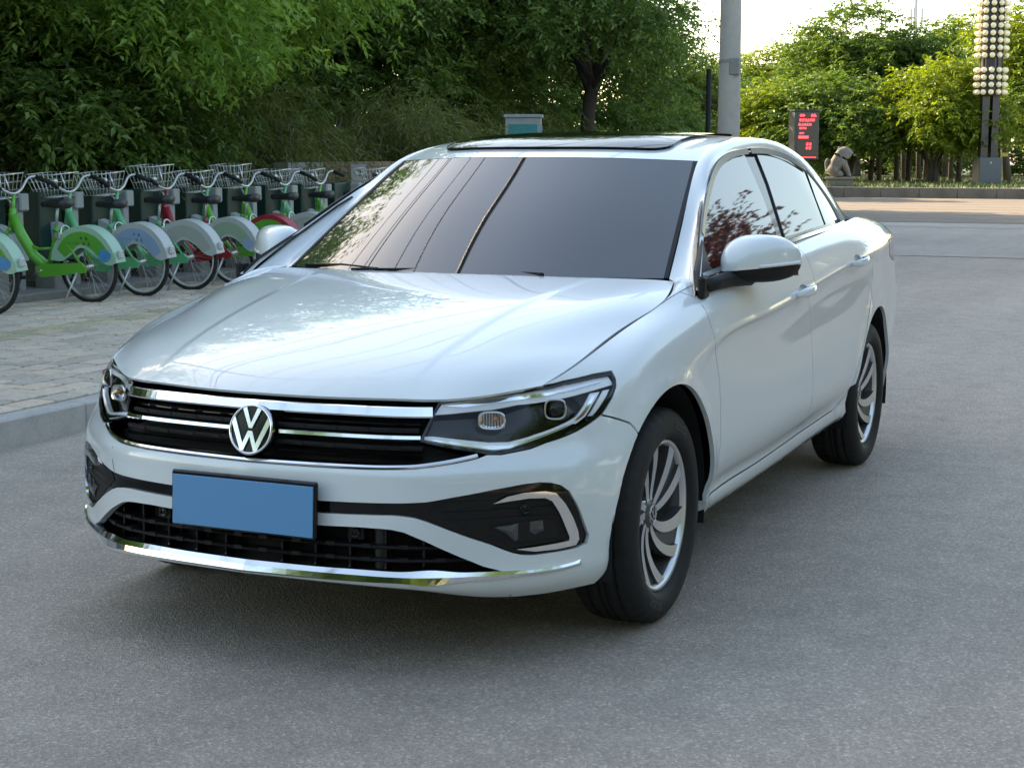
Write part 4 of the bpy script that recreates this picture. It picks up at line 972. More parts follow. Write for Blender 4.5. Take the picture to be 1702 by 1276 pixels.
# low brick wall behind the docks
M_brk = rough_noise('old_brick', (.24, .155, .115), .9, .3, 30.); M_mort = rough_noise('mortar', (.30, .29, .27), .9, .2, 30.)
bw = thing('low_brick_wall', 'low old brick wall with a grey panel behind the last bicycles', 'wall', (-15.2, -8.35, .16)); MB().box((0, 0, .55), (5.6, .20, 1.1)).build('mortar_core', M_mort, bw)
bkm = MB().box((0, 0, 0), (.232, .03, .062), bev=.004).mesh('brick', M_brk)
for j in range(15):
    for i in range(19):
        xx = -2.55+i*.245+(.12 if j % 2 else 0)
        if xx < 2.75: obj('brick', bkm, bw, (xx, .105+random.uniform(-.003, .003), .05+j*.073))
MB().box((1.2, .14, .62), (.4, .04, .9)).build('grey_panel', M_conc, bw)
# concrete utility pole with cables along the street
def bowed(a, b_, sag, n=24): a, b_ = np.array(a, float), np.array(b_, float); t = np.linspace(0, 1, n)[:, None]; return a+(b_-a)*t-np.array([0, 0, 1.])*sag*4*t*(1-t)
def pole(loc, label):
    p = thing('utility_pole', label, 'pole', loc, 0, 'concrete poles carrying the street cables')
    b = MB(); V, F = lathe([(.158, 0), (.150, 1.5), (.140, 3.5), (.110, 10.2), (1e-3, 10.2)], 24); b.add(V, F, True); b.build('shaft', M_pole, p)
    b = MB()
    for z in (2.45, 3.9): V, F = lathe([(.150, z), (.152, z+.01), (.152, z+.035), (.150, z+.045)], 24); b.add(V*np.array([1, 1, 1]), F, True)
    b.build('steel_band', M_conc, p); b = MB()
    for z in (6.0, 8.6): b.box((0, 0, z), (.09, 1.9, .09))
    b.build('cross_arm', M_frame, p); MB().box((.10, .10, 2.40), (.10, .14, .22), bev=.01).build('junction_box', M_conc, p)
    return p
pole((-17.1, -4.22, .12), 'tall round concrete pole standing on the pavement behind the car roof'); pole((17.5, -3.6, .12), 'concrete pole on the left pavement behind the camera')
M_cable = mat('black_cable', (.008, .008, .009), .5)
CL = ['thick black cable strung high between the concrete poles', 'lowest thin cable on the arm nearest the docks', 'second thin cable on the lower arm', 'third thin cable on the lower arm', 'thin cable on the lower arm nearest the road', 'thin telephone cable below the lower arm']
for i, (dy, z, r) in enumerate([(.25,8.7,.045),(-.9,6.1,.010),(-.45,6.1,.010),(.45,6.1,.010),(.9,6.1,.012),(.1,5.7,.014)]):
    MBc = MB().tube(bowed((-17.1, -4.22+dy, z), (17.5, -3.6+dy, z), .5+.03*i), r, 5); tag(MBc.build('cable', M_cable), CL[i], 'cable', 'cables between the poles')
MB_ = MB().tube(bowed((-17.1, -4.22, 9.6), (-80, -30, 12), 1.2), .018, 5); tag(MB_.build('cable', M_cable), 'thin cable crossing the pale sky above the far trees', 'cable')
# street lamp whose arm hangs over the road on the left (seen mirrored in bonnet and windscreen)
lp = thing('street_lamp', 'tall grey street lamp left of the camera with its arm over the road', 'street lamp', (-2.4, -5.2, .12))
M_steel = mat('grey_steel', (.22, .225, .23), .4, .6); MB().tube(curve_pts([(0, 0, 0), (0, 0, 4), (0, 0, 7.6), (0, .35, 8.3), (0, 1.3, 8.7)], 24), np.linspace(.09, .05, 24), 10).build('post', M_steel, lp)
MB().box((0, 1.55, 8.72), (.24, .6, .12), bev=.03).build('lamp_head', M_steel, lp)
# slim steel post
sp_ = thing('steel_post', 'slim dark steel post between the car roof and the concrete pole', 'post', (-24.7, -6.95, .12)); MB().tube([(0, 0, 0), (0, 0, 2.78)], .05, 10).build('post', M_dark, sp_); MB().lathe([(.10, 0), (.10, .02), (.05, .05), (.05, .1)], 12).build('foot', M_dark, sp_)
# teal box
M_teal = rough_noise('teal_panel', (.018, .27, .28), .6, .15, 4., bstr=0); M_galv = rough_noise('galvanised_frame', (.34, .36, .36), .5, .12, 9., bstr=.05)
tb = thing('teal_cabinet', 'teal panelled sheet metal box with a grey frame behind the roof of the car', 'cabinet', (-19.75, -8.45, .16), .38)
MB().box((0, 0, .9), (.56, .56, 1.74)).build('cabinet_body', M_galv, tb); MB().box((0, 0, 1.80), (.62, .62, .05), bev=.006).build('cabinet_roof', M_galv, tb)
for (cx, cy, dx, dy) in ((.285, 0, .012, .46), (0, .285, .46, .012)): MB().box((cx, cy, .86), (dx, dy, 1.62), bev=.003).build('cabinet_panel', M_teal, tb)
MB().box((0, .294, 1.38), (.34, .008, .10)).build('notice', M_frame, tb)
# LED display
M_led = mat('lit_red_diodes', (.3, .02, .03), .5, emis=(1, .035, .06), estr=1.3); M_cab = rough_noise('blue_grey_sheet_steel', (.03, .042, .052), .5, .12, 6., bstr=.05); M_scr = mat('display_face', (.018, .014, .014), .35)
ld = thing('led_display', 'upright display board with rows of red characters in a blue grey case', 'sign', (-45.3, -10.5, .01), .62)
MB().box((0, 0, .62), (.22, .30, 1.22)).build('display_post', M_cab, ld); cs_ = MB().box((0, 0, 1.92), (.52, .78, 1.46), bev=.012).build('display_case', M_cab, ld); sc_ = MB().box((.265, .02, 1.92), (.012, .68, 1.38)).build('display_screen', M_scr, ld)
MB().box((.02, 0, 2.675), (.62, .86, .03)).build('display_hood', M_cab, ld)
rg = random.Random(5)
def glyphs(y0, z, n, h, dens=9):
    b = MB(); w = h*.95
    for i in range(n):
        cy = y0+i*w*1.05
        for k in range(dens):
            if k % 2: b.box((.273, cy+rg.uniform(-.38, .38)*w, z+rg.uniform(-.1, .1)*h), (.004, .014, h*rg.uniform(.5, .95)))
            else: b.box((.274, cy+rg.uniform(-.1, .1)*w, z+rg.uniform(-.42, .42)*h), (.004, w*rg.uniform(.5, .9), .014))
    return b
for y0, z, n, h in [(-.20,2.52,2,.08),(.16,2.52,2,.085),(-.22,2.38,6,.085),(-.24,2.25,5,.085),(-.22,2.14,4,.055),(-.22,1.99,3,.05),(.02,1.66,2,.085),(.02,1.54,2,.085)]:
    tag(glyphs(y0, z, n, h).build('character_row', M_led, ld), kind='stuff')
MB().box((.273, -.11, 1.87), (.004, .32, .07)).build('lit_bar', M_led, ld); MB().box((.273, 0, 1.26), (.004, .62, .018)).build('lit_line', M_led, ld)
# stone lion on its block, sitting and facing right
M_lion = rough_noise('weathered_stone', (.17, .155, .135), .9, .28, 16., bstr=.6)
ln = thing('stone_lion', 'weathered grey stone lion sitting on a block by the far lawn', 'statue', (-48.95, -10.2, .02), 1.8)
b = MB(); b.box((0, 0, .14), (.95, .80, .28), bev=.03); b.box((0, 0, .40), (.86, .70, .26), bev=.025); b.box((0, 0, .56), (.95, .78, .08), bev=.02); b.build('pedestal', M_lion, ln)
bm = bmesh.new(); sk = [((-.26, .0, .72), .17), ((-.17, 0, .95), .20), ((-.04, 0, 1.16), .20), ((.08, 0, 1.38), .20), ((.24, 0, 1.38), .16), ((.36, 0, 1.30), .11)]
ed = [(0, 1), (1, 2), (2, 3), (3, 4), (4, 5)]
for s in (-1, 1):
    k = len(sk); sk += [((.10, .13*s, 1.05), .10), ((.24, .14*s, .82), .075), ((.27, .14*s, .66), .07), ((.36, .14*s, .63), .06), ((-.12, .20*s, .74), .14), ((.12, .22*s, .66), .07), ((.05, .10*s, 1.56), .05)]
    ed += [(2, k), (k, k+1), (k+1, k+2), (k+2, k+3), (0, k+4), (k+4, k+5), (3, k+6)]
k = len(sk); sk += [((-.42, 0, .82), .06), ((-.46, 0, 1.08), .05), ((-.38, 0, 1.2), .06)]; ed += [(0, k), (k, k+1), (k+1, k+2)]
vv = [bm.verts.new(p) for p, _ in sk]
for a, c in ed: bm.edges.new((vv[a], vv[c]))
me = bpy.data.meshes.new('body'); bm.to_mesh(me); bm.free(); lo = obj('body', me, ln); sm = lo.modifiers.new('s', 'SKIN'); 
for i, (p, r) in enumerate(sk): me.skin_vertices[0].data[i].radius = (r*1.22, r*1.22); 
me.skin_vertices[0].data[0].use_root = True
ss = lo.modifiers.new('d', 'SUBSURF'); ss.levels = 2; ss.render_levels = 2
me2 = bpy.data.meshes.new_from_object(lo.evaluated_get(bpy.context.evaluated_depsgraph_get())); lo.modifiers.clear(); lo.data = me2; me2.materials.clear(); me2.materials.append(M_lion)
for p in me2.polygons: p.use_smooth = True
mn = MB(); r_ = random.Random(2)
for i in range(34):
    a = r_.uniform(0, 2*math.pi); t = r_.random(); c = np.array([.04-.10*t, 0, 1.50-.42*t]); rad = .17+.05*t
    p = c+np.array([-abs(math.cos(a))*rad*.8+.05, math.sin(a)*rad, math.cos(a)*.06]); mn.sphere(p, (.055, .055, .05), 7, 5)
mn.build('mane', M_lion, ln); MB().sphere((.44, .0, 1.315), (.05, .07, .035), 8, 6).build('muzzle', M_lion, ln)
# lamp column with globes
M_col = rough_noise('dark_column_steel', (.045, .042, .045), .45, .15, 5., .5, .05); M_glob = mat('milk_glass_globe', (.80, .70, .48), .25); M_box = rough_noise('dark_blue_grey_cabinet', (.05, .07, .085), .45, .12, 6., bstr=.05)
lc = thing('lamp_column', 'dark column ringed with rows of round milk glass globes at the right edge', 'lamp column', (-55.1, -6.45, .02), .46)
MB().box((0, 0, .62), (.80, .80, 1.24), bev=.02).build('column_base', M_box, lc); MB().box((.402, 0, 1.05), (.01, .06, .06)).build('lock_plate', M_galv, lc)
for s in (-1, 1): MB().box((0, .18*s, 2.3), (.32, .24, 2.2)).build('shaft', M_col, lc)
b = MB(); V, F = lathe([(.34, 3.35), (.37, 3.40), (.37, 7.9), (.34, 8.0), (1e-3, 8.0)], 8); b.add(V, F); b.build('drum', M_col, lc)
for k in range(8): a = (k+.5)*math.pi/4; MB().box((.372*math.cos(a), .372*math.sin(a), 5.6), (.03, .05, 4.4), a).build('drum_rib', M_col, lc)
gm = MB().sphere((0, 0, 0), (.096,)*3, 14, 9).mesh('globe', M_glob)
for row_ in range(13):
    z = 3.48+row_*.252 if row_ < 4 else 3.48+row_*.252+.25
    for k in range(12):
        a = (k+.5)*math.pi/6
        if (row_, k) == (4, 1): continue
        obj('globe', gm, lc, (.50*math.cos(a), .50*math.sin(a), z))
# far mast
mt = thing('radio_mast', 'thin grey radio mast in the pale sky above the trees', 'mast', (-264, -49.5, 0)); M_mast = mat('mast_steel', (.35, .36, .37), .5)
MB().tube([(0, 0, 0), (0, 0, 40)], [.45, .2], 8).build('mast_pole', M_mast, mt)
for z in (22, 23.6):
    for k in range(3): a = k*2.1; MB().box((1.0*math.cos(a), 1.0*math.sin(a), z), (.35, .35, 1.7), a).build('antenna', M_mast, mt)
# ------------------------------------------------------------------ public bicycles in their docks
def paint(n, c): return mat(n, c, .35, 0, .4)
B_green = paint('bright_green_frame', (.10, .47, .045)); B_mint = paint('mint_green_frame', (.09, .50, .22)); B_red = paint('red_fork', (.36, .02, .03)); B_white = paint('white_painted_tube', (.60, .62, .60))
M_tyre2 = rough_noise('bicycle_tyre', (.02, .02, .02), .8, .3, 90., bstr=0); M_rim2 = mat('bicycle_rim', (.55, .56, .57), .3, 1.); M_rimw = mat('white_rim', (.62, .63, .62), .4); M_wire = mat('basket_wire', (.62, .64, .64), .3, .7); M_sad = rough_noise('saddle_vinyl', (.025, .026, .03), .5, .2, 80., bstr=.1)
M_grip = mat('rubber_grip', (.012, .012, .013), .7); M_edge = mat('pale_mint_edging', (.36, .60, .46), .4); M_gray_e = mat('pale_grey_edging', (.52, .56, .55), .4)
G_green = rough_noise('green_print', (.085, .42, .05), .4, .10, 6., bstr=0); G_blue = rough_noise('pale_blue_print', (.30, .45, .66), .4, .10, 6., bstr=0); G_grey = rough_noise('frosted_plastic', (.42, .46, .42), .5, .06, 5., bstr=0); G_pale = rough_noise('pale_green_plastic', (.34, .48, .34), .5, .08, 5., bstr=0); G_red = rough_noise('red_print', (.42, .03, .05), .4, .08, 5., bstr=0); M_sky = rough_noise('sky_blue_print', (.05, .32, .70), .4, .5, 9., bstr=0)
M_ink = mat('print_ink', (.03, .12, .04), .6); M_inkb = mat('blue_ink', (.10, .20, .36), .6)
WR = .303; WB = 1.02
def ring(R, r, n=40, m=8):
    t = np.linspace(0, 2*math.pi, n, endpoint=False); return tube(np.stack([R*np.cos(t), 0*t, R*np.sin(t)], 1), r, m, False, True)
V, F = ring(WR-.018, .018); me_ty = (lambda b: b.mesh('tyre', M_tyre2))(MB().add(V, F, True))
V, F = ring(WR-.042, .011); me_rim = MB().add(V, F, True).mesh('rim', M_rim2); me_rimw = MB().add(V*np.array([1, 1.3, 1]), F, True).mesh('rim', M_rimw)
b = MB(); b.lathe([(.02, -.04), (.028, -.035), (.022, -.02), (.022, .02), (.028, .035), (.02, .04)], 12, 'y')
for k in range(28):
    a = k*2*math.pi/28; o_ = .03 if k % 2 else -.03; b.tube([(.024*math.cos(a+.5*(1 if k % 4 < 2 else -1)), o_, .024*math.sin(a+.5*(1 if k % 4 < 2 else -1))), ((WR-.046)*math.cos(a), 0, (WR-.046)*math.sin(a))], .0016, 4, False)
me_sp = b.mesh('spokes', M_rim2)
def side_plate(poly, y, th): b = MB(); n = len(poly); b.add([(x, y-th/2, z) for x, z in poly]+[(x, y+th/2, z) for x, z in poly], [(i, (i+1) % n, n+(i+1) % n, n+i) for i in range(n)]+[tuple(range(n)), tuple(range(2*n-1, n-1, -1))]); return b
def arcp(R, a0, a1, n=20, c=(0, 0)): return [(c[0]+R*math.cos(a), c[1]+R*math.sin(a)) for a in np.linspace(a0, a1, n)]
low_edge = [tuple(p) for p in curve_pts([(.31, .055), (.22, .052), (.13, .10), (.02, .165), (-.10, .135), (-.20, .055), (-.27, .03), (-.335, .045)], 26)]
guard_o = arcp(.345, R_(172), R_(9), 28); GP = guard_o+low_edge
GP_in = arcp(.300, R_(160), R_(30), 22)+[(x*.90, z+.030) for x, z in low_edge[4:-5]]
def make_bike(frame=B_green, fork=B_green, guard=G_green, edge=M_edge, rimw=False, steer=0., saddle=.0, marks=M_ink, patch=None, basket_up=False, big_tube=False):
    r = thing('public_bicycle', '', 'bicycle')
    def wheel_(x, nm):
        w = obj(nm, me_ty, r, (x, 0, WR)); obj('rim', me_rimw if rimw else me_rim, w); obj('spokes', me_sp, w); return w
    wheel_(0, 'rear_wheel'); wheel_(WB, 'front_wheel')
    g = side_plate(GP, .062, .006); g2 = side_plate(GP, -.062, .006); g.add(np.concatenate(g2.V), g2.F)
    n = len(guard_o); V = [(x, y, z) for y in (-.065, .065) for x, z in guard_o]; g.add(V, [(i, i+1, n+i+1, n+i) for i in range(n-1)], True); gd = g.build('wheel_guard', edge, r, loc=(0, 0, WR))
    side_plate(GP_in, .0665, .004).build('guard_print', guard, gd)
    if marks:
        b = MB(); q = random.Random(3)
        for cx, cz, s in ((.0, .245, .028), (-.055, .243, .028), (-.03, .200, .030), (-.085, .196, .030), (.155, .205, .013), (.120, .205, .013), (.085, .205, .013), (.05, .205, .013)):
            for k in range(6):
                if k % 2: b.box((cx+q.uniform(-.4, .4)*s, .0695, cz+q.uniform(-.1, .1)*s), (s*.16, .002, s*q.uniform(.5, 1)))
                else: b.box((cx+q.uniform(-.1, .1)*s, .0697, cz+q.uniform(-.42, .42)*s), (s*q.uniform(.5, .95), .002, s*.15))
        tag(b.build('print_marks', marks, gd), kind='stuff')
    if patch: side_plate([(-.175, .075), (-.205, .062), (-.25, .055), (-.29, .085), (-.297, .12), (-.27, .15), (-.245, .145), (-.225, .165), (-.19, .16), (-.185, .125), (-.165, .11)], .069, .003).build('print_patch', patch, gd)
    # frame: low step-through spine, seat tube, stays
    b = MB(); bb = (.43, 0, .275); hd0, hd1 = (.80, 0, .60), (.765, 0, .78)
    b.tube([(.77, 0, .72), (.70, 0, .56), (.58, 0, .38), bb], [.034, .036, .036, .036] if not big_tube else [.040, .046, .048, .048], 10); b.tube([hd0, hd1], .030, 10)
    b.tube([bb, (.335, 0, .52), (.30, 0, .63)], .022, 8)
    for s in (-1, 1): b.tube([(0, .068*s, WR), (.36, .045*s, .275), bb], [.014, .020, .022], 7); b.tube([(0, .070*s, WR), (.20, .055*s, .56), (.315, .02*s, .60)], .011, 6)
    b.tube([(.70, 0, .50), (.52, 0, .44), (.36, 0, .45)], .013, 6); b.build('frame', frame, r)
    cg = side_plate([(-.03, .265), (-.045, .31), (.0, .345), (.42, .325), (.49, .30), (.50, .25), (.45, .215), (.38, .22), (.0, .262)], .080, .022); cg.build('chain_guard', frame, r)
    b = MB(); b.tube([(.43, .07, .275), (.43, .09, .275), (.56, .10, .22)], [.014, .013, .010], 6); b.tube([(.43, -.07, .275), (.30, -.10, .33)], [.014, .010], 6); b.build('crank', M_rim2, r)
    MB().box((.575, .145, .218), (.09, .08, .022), bev=.004).build('pedal', M_grip, r); MB().box((.285, -.145, .335), (.09, .08, .022), bev=.004).build('pedal', M_grip, r)
    b = MB()
    for s in (-1, 1): b.tube([(.79, .03*s, .60), (.82, .062*s, .56), (.93, .062*s, .42), (WB, .058*s, WR)], [.014, .016, .014, .010], 7)
    b.tube([(.79, -.05, .60), (.79, .05, .60)], .016, 6); b.tube([(.80, 0, .60), (.74, 0, .90)], .016, 8); b.build('front_fork', fork, r)
    # front splash guard with its printed board
    fo = arcp(.338, R_(60), R_(175), 20); b = MB(); V = [(WB+x, y, WR+z) for y in (-.05, .05) for x, z in fo]; n = len(fo); b.add(V, [(i, i+1, n+i+1, n+i) for i in range(n-1)], True)
    FP = [(WB+x, WR+z) for x, z in arcp(.335, R_(75), R_(178), 18)]+[(WB-.25, WR+.0), (WB-.14, WR+.12), (WB+.02, WR+.20)]
    fgd = b.add(*(lambda q: (np.concatenate(q.V), q.F))(side_plate(FP, .052, .004))).build('front_guard', M_gray_e, r); side_plate([(WB+x, WR+z) for x, z in arcp(.29, R_(95), R_(165), 12)]+[(WB-.20, WR+.10)], .056, .003).build('guard_print', G_blue, fgd)
    # handlebar, grips, bell, brake lever
    b = MB()
    hb = [(.66, .29, .985), (.72, .27, 1.02), (.755, .20, 1.01), (.745, .10, .93), (.735, 0, .90), (.745, -.10, .93), (.755, -.20, 1.01), (.72, -.27, 1.02), (.66, -.29, .985)]; b.tube(curve_pts(hb, 40), .0125, 8)
    h = b.build('handlebar', M_wire, r)
    for s in (-1, 1): gp = obj('grip', MB().tube([(.725, .268*s, 1.018), (.60, .30*s, .965)], .019, 8).mesh('grip', M_grip), h); MB().tube([(.74, .25*s, 1.01), (.70, .315*s, .975), (.64, .33*s, .955)], .005, 5).build('brake_lever', M_grip, r)
    MB().sphere((.745, .17, 1.005), (.028,)*3, 10, 6).build('bell', M_wire, h)
    # wire basket
    b = MB(); z0, z1 = (.86, 1.06) if not basket_up else (.89, 1.12); bot = [(.80, -.12), (1.02, -.12), (1.02, .12), (.80, .12)]; top = [(.775, -.17), (1.09, -.17), (1.09, .17), (.775, .17)]
    for fr_ in (0, .33, .66, 1.): b.tube([tuple(np.array(p)*(1-fr_)+np.array(q)*fr_)+(z0+(z1-z0)*fr_,) for p, q in zip(bot, top)], .0048 if fr_ in (0, 1.) else .0028, 5, False, True)
    for e in range(4):
        p0, p1, q0, q1 = [np.array(v) for v in (bot[e], bot[(e+1) % 4], top[e], top[(e+1) % 4])]
        for t in np.linspace(0, 1, 7)[:-1]: a = p0+(p1-p0)*t; c = q0+(q1-q0)*t; b.tube([(*a, z0), (*c, z1)], .0030, 4, False)
    for t in np.linspace(0, 1, 7): b.tube([(.80+.22*t, -.12, z0), (.80+.22*t, .12, z0)], .0028, 4, False)
    b.tube([(.78, .05, z1), (.735, .05, .93)], .008, 5); b.tube([(.82, 0, z0), (.755, 0, .80)], .010, 5); b.build('basket', M_wire, r)
    # saddle on its post
    zs = .80+saddle; V = []; L = np.linspace(0, 1, 9)
    for t in L:
        x = .44-.27*t; w = .022+.085*max(0, (t-.25)/.75)**1.3*(1 if t < .9 else .8); hh = .020+.015*t
        for a in np.linspace(0, 2*math.pi, 10, endpoint=False): V.append((x, w*math.cos(a), zs+.012*t+hh*math.sin(a)*(1 if math.sin(a) > 0 else 1.5)))
    b = MB(); b.add(V, [(i*10+k, i*10+(k+1) % 10, (i+1)*10+(k+1) % 10, (i+1)*10+k) for i in range(8) for k in range(10)]+[tuple(range(9, -1, -1)), tuple(80+k for k in range(10))], True); b.build('saddle', M_sad, r)
    MB().tube([(.315, 0, .60), (.275, 0, zs)], .013, 8).build('seat_post', M_wire, r)
    MB().tube([(.05, .09, .27), (.12, .21, .01)], [.010, .007], 6).build('kickstand', M_wire, r)
    lk_ = MB(); lk_.tube(arcp3(.06, (.21, 0, .58)), .009, 6); lk_.box((.235, .075, .565), (.06, .03, .05), bev=.008); lk_.build('ring_lock', M_wire, r)
    b = MB(); b.box((-.345, 0, WR+.115), (.03, .06, .07), bev=.01); b.build('rear_reflector', M_gray_e, r)
    return r
def arcp3(R, c): return [(c[0]+.3*R*math.sin(a), c[1]+R*math.cos(a), c[2]+R*math.sin(a)) for a in np.linspace(-.3, math.pi+.3, 12)]
PSI = R_(-91)
specs = [ # rear hub x, y, settings, label
 (-5.30, -6.45, dict(frame=B_green, patch=M_sky, big_tube=True), 'bicycle cut off by the left edge, only its rear wheel and frame in view'),
 (-6.42, -6.40, dict(frame=B_green, patch=M_sky, big_tube=True, saddle=.02), 'bright green bicycle with a fully green printed wheel guard'),
 (-7.12, -6.40, dict(frame=B_mint, fork=B_mint, guard=G_blue, edge=M_gray_e, marks=M_inkb, rimw=True), 'mint bicycle with a pale blue printed wheel guard'),
 (-7.82, -6.40, dict(frame=B_mint, fork=B_mint, guard=G_grey, edge=M_gray_e, marks=None, rimw=True, saddle=.02), 'mint bicycle with a plain grey wheel guard'),
 (-8.52, -6.40, dict(frame=B_red, fork=B_red, guard=G_pale, edge=M_gray_e, marks=None, patch=G_blue, rimw=True, basket_up=True), 'dark red bicycle with a pale green wheel guard'),
 (-9.24, -6.42, dict(frame=B_green, fork=B_mint, guard=G_green, edge=G_red, marks=None), 'green bicycle with a red and green wheel guard beside the car mirror'),
 (-9.95, -6.42, dict(frame=B_green, fork=B_green, guard=G_grey, edge=M_gray_e, marks=None, basket_up=True), 'green bicycle with a grey guard half behind the car mirror'),
 (-10.70, -6.45, dict(frame=B_mint, fork=B_mint, guard=G_grey, edge=M_gray_e, marks=None), 'mint bicycle whose basket stands above the windscreen pillar'),
 (-11.45, -6.45, dict(frame=B_green, fork=B_green, guard=G_pale, edge=M_gray_e, marks=None), 'green bicycle next to last before the car hides the row'),
 (-13.0, -6.5, dict(frame=B_mint, fork=B_mint, guard=G_pale, edge=M_gray_e, marks=None), 'bicycle at the far end with only its basket showing over the pillar')]
rb = random.Random(9)
for x, y, kw, lb in specs:
    o = make_bike(**kw); o['label'] = lb; o['group'] = 'public bicycles parked in the docks'; o.location = (x, y, .132); o.rotation_euler = (R_(-4), 0, PSI+rb.uniform(-.04, .04))
M_dgreen = rough_noise('dark_green_steel', (.008, .042, .034), .45, .15, 7., bstr=.05); M_lgrey = rough_noise('light_grey_steel', (.33, .36, .36), .5, .08, 10., bstr=.05)
dk = thing('bicycle_dock', '', 'bicycle dock', (0, 0, 0), 0, 'docks along the bicycle row')
MB().box((.22, -.16, .44), (.32, .20, .80), bev=.01).build('cabinet', M_dgreen, dk); MB().box((0, .0, .38), (.085, .085, .76), bev=.008).build('dock_post', M_lgrey, dk); MB().box((-.02, .02, .76), (.12, .12, .15), bev=.012).build('lock_head', M_lgrey, dk)
MB().box((-.30, .10, .09), (.16, .22, .24), bev=.01).build('foot_block', M_conc, dk)
dl = ['at the left edge of the picture', 'behind the bright green bicycle', 'behind the pale blue guard', 'behind the plain grey guard', 'beside the dark red bicycle', 'behind the red and green guard', 'behind the bicycle at the car mirror', 'left of the windscreen pillar', 'behind the next to last bicycle', 'hidden mostly by the pillar', 'beyond the windscreen pillar']
for i in range(11):
    o = dk if i == 0 else copy_tree(dk); o.location = (-5.14-.72*i, -7.30, .19); o.rotation_euler = (0, 0, .05); o['label'] = 'dark green dock with a grey post '+dl[i]
# ------------------------------------------------------------------ trees and shrubs
def leaf_mat(name, dark, light, trans=.35, rough=.5):
    m = bpy.data.materials.new(name); m.use_nodes = True; b = bsdf(m); out = m.node_tree.nodes['Material Output']
    at = nd(m, 'ShaderNodeAttribute', attribute_name='tint'); c = ramp(m, at.outputs['Fac'], [(0, dark), (1, light)])
    lk(m, c, b.inputs['Base Color']); b.inputs['Roughness'].default_value = rough; b.inputs['Specular IOR Level'].default_value = .35
    tr = nd(m, 'ShaderNodeBsdfTranslucent'); hc = mixc(m, 1., c, (1.25, 1.25, .55), 'MULTIPLY'); lk(m, hc, tr.inputs['Color'])
    mx = nd(m, 'ShaderNodeMixShader'); mx.inputs[0].default_value = trans; lk(m, b.outputs[0], mx.inputs[1]); lk(m, tr.outputs[0], mx.inputs[2]); lk(m, mx.outputs[0], out.inputs['Surface'])
    return m
def crown_mesh(name, blobs, nsprig, m, leaf=(.12, .05), per=8, spl=.35, droop=.4, seed=1, hollow=.35, clump=0., flat=.6):
    """leaves set along short twigs that fill the outer part of a set of ellipsoids; clumps leave gaps between them"""
    r = np.random.default_rng(seed); B = np.array([b[0] for b in blobs], float); Rr = np.array([b[1] if np.ndim(b[1]) else (b[1],)*3 for b in blobs], float)
    vol = Rr.prod(1)**(2/3); k = r.choice(len(B), nsprig, p=vol/vol.sum()); d = r.normal(size=(nsprig, 3)); d /= np.linalg.norm(d, axis=1)[:, None]
    rad = hollow+(1-hollow)*r.random(nsprig)**.5
    C = B[k]+d*rad[:, None]*Rr[k]
    if clump:
        # twigs gather round branch ends
        nc = max(8, int(nsprig/clump)); cc = C[r.choice(nsprig, nc)]; kk = r.integers(0, nc, nsprig); C = cc[kk]+r.normal(size=(nsprig, 3))*np.array([spl, spl, spl*.45])*.8; d = C-B[k]; d /= np.linalg.norm(d, axis=1)[:, None]+1e-9
    ax = d*.8+r.normal(size=(nsprig, 3))*.55; ax[:, 2] = ax[:, 2]*flat-droop; ax /= np.linalg.norm(ax, axis=1)[:, None]
    tint0 = np.clip(r.normal(.45, .22, nsprig), 0, 1)
    n = nsprig*per; t = np.tile((np.arange(per)+.5)/per, nsprig); A = np.repeat(ax, per, 0); P = np.repeat(C, per, 0)+A*(t*spl)[:, None]; P[:, 2] -= (t**2)*spl*droop*.6
    sidev = np.cross(A, [0, 0, 1.]); sidev /= np.linalg.norm(sidev, axis=1)[:, None]+1e-9
    sg = np.where(np.arange(n) % 2, 1., -1.)[:, None]; L = leaf[0]*(.7+.6*r.random(n))[:, None]; Wd = leaf[1]*(.7+.6*r.random(n))[:, None]
    dirn = A*.55+sidev*sg*.75+r.normal(size=(n, 3))*.28; dirn[:, 2] -= droop*.5; dirn /= np.linalg.norm(dirn, axis=1)[:, None]
    upv = np.array([0, 0, 1.])+r.normal(size=(n, 3))*.45; wv = np.cross(dirn, upv); wv /= np.linalg.norm(wv, axis=1)[:, None]+1e-9; nv = np.cross(wv, dirn)
    mid = P+dirn*L*.45; fold = nv*Wd*.16
    V = np.stack([P, mid+wv*Wd*.5+fold, P+dirn*L-np.array([0, 0, 1.])*L*.12, mid-wv*Wd*.5+fold], 1).reshape(-1, 3)
    F = np.arange(4*n).reshape(n, 4); me = mesh_of(name, V, F, m, smooth=False)
    a = me.attributes.new('tint', 'FLOAT', 'FACE'); a.data.foreach_set('value', np.clip(np.repeat(tint0, per)+r.normal(0, .12, n), 0, 1).astype(np.float32))
    return me
M_bark = rough_noise('dark_bark', (.055, .045, .036), .95, .4, 22., bstr=.6)
M_bark2 = rough_noise('grey_bark', (.13, .115, .095), .95, .35, 22., bstr=.6)
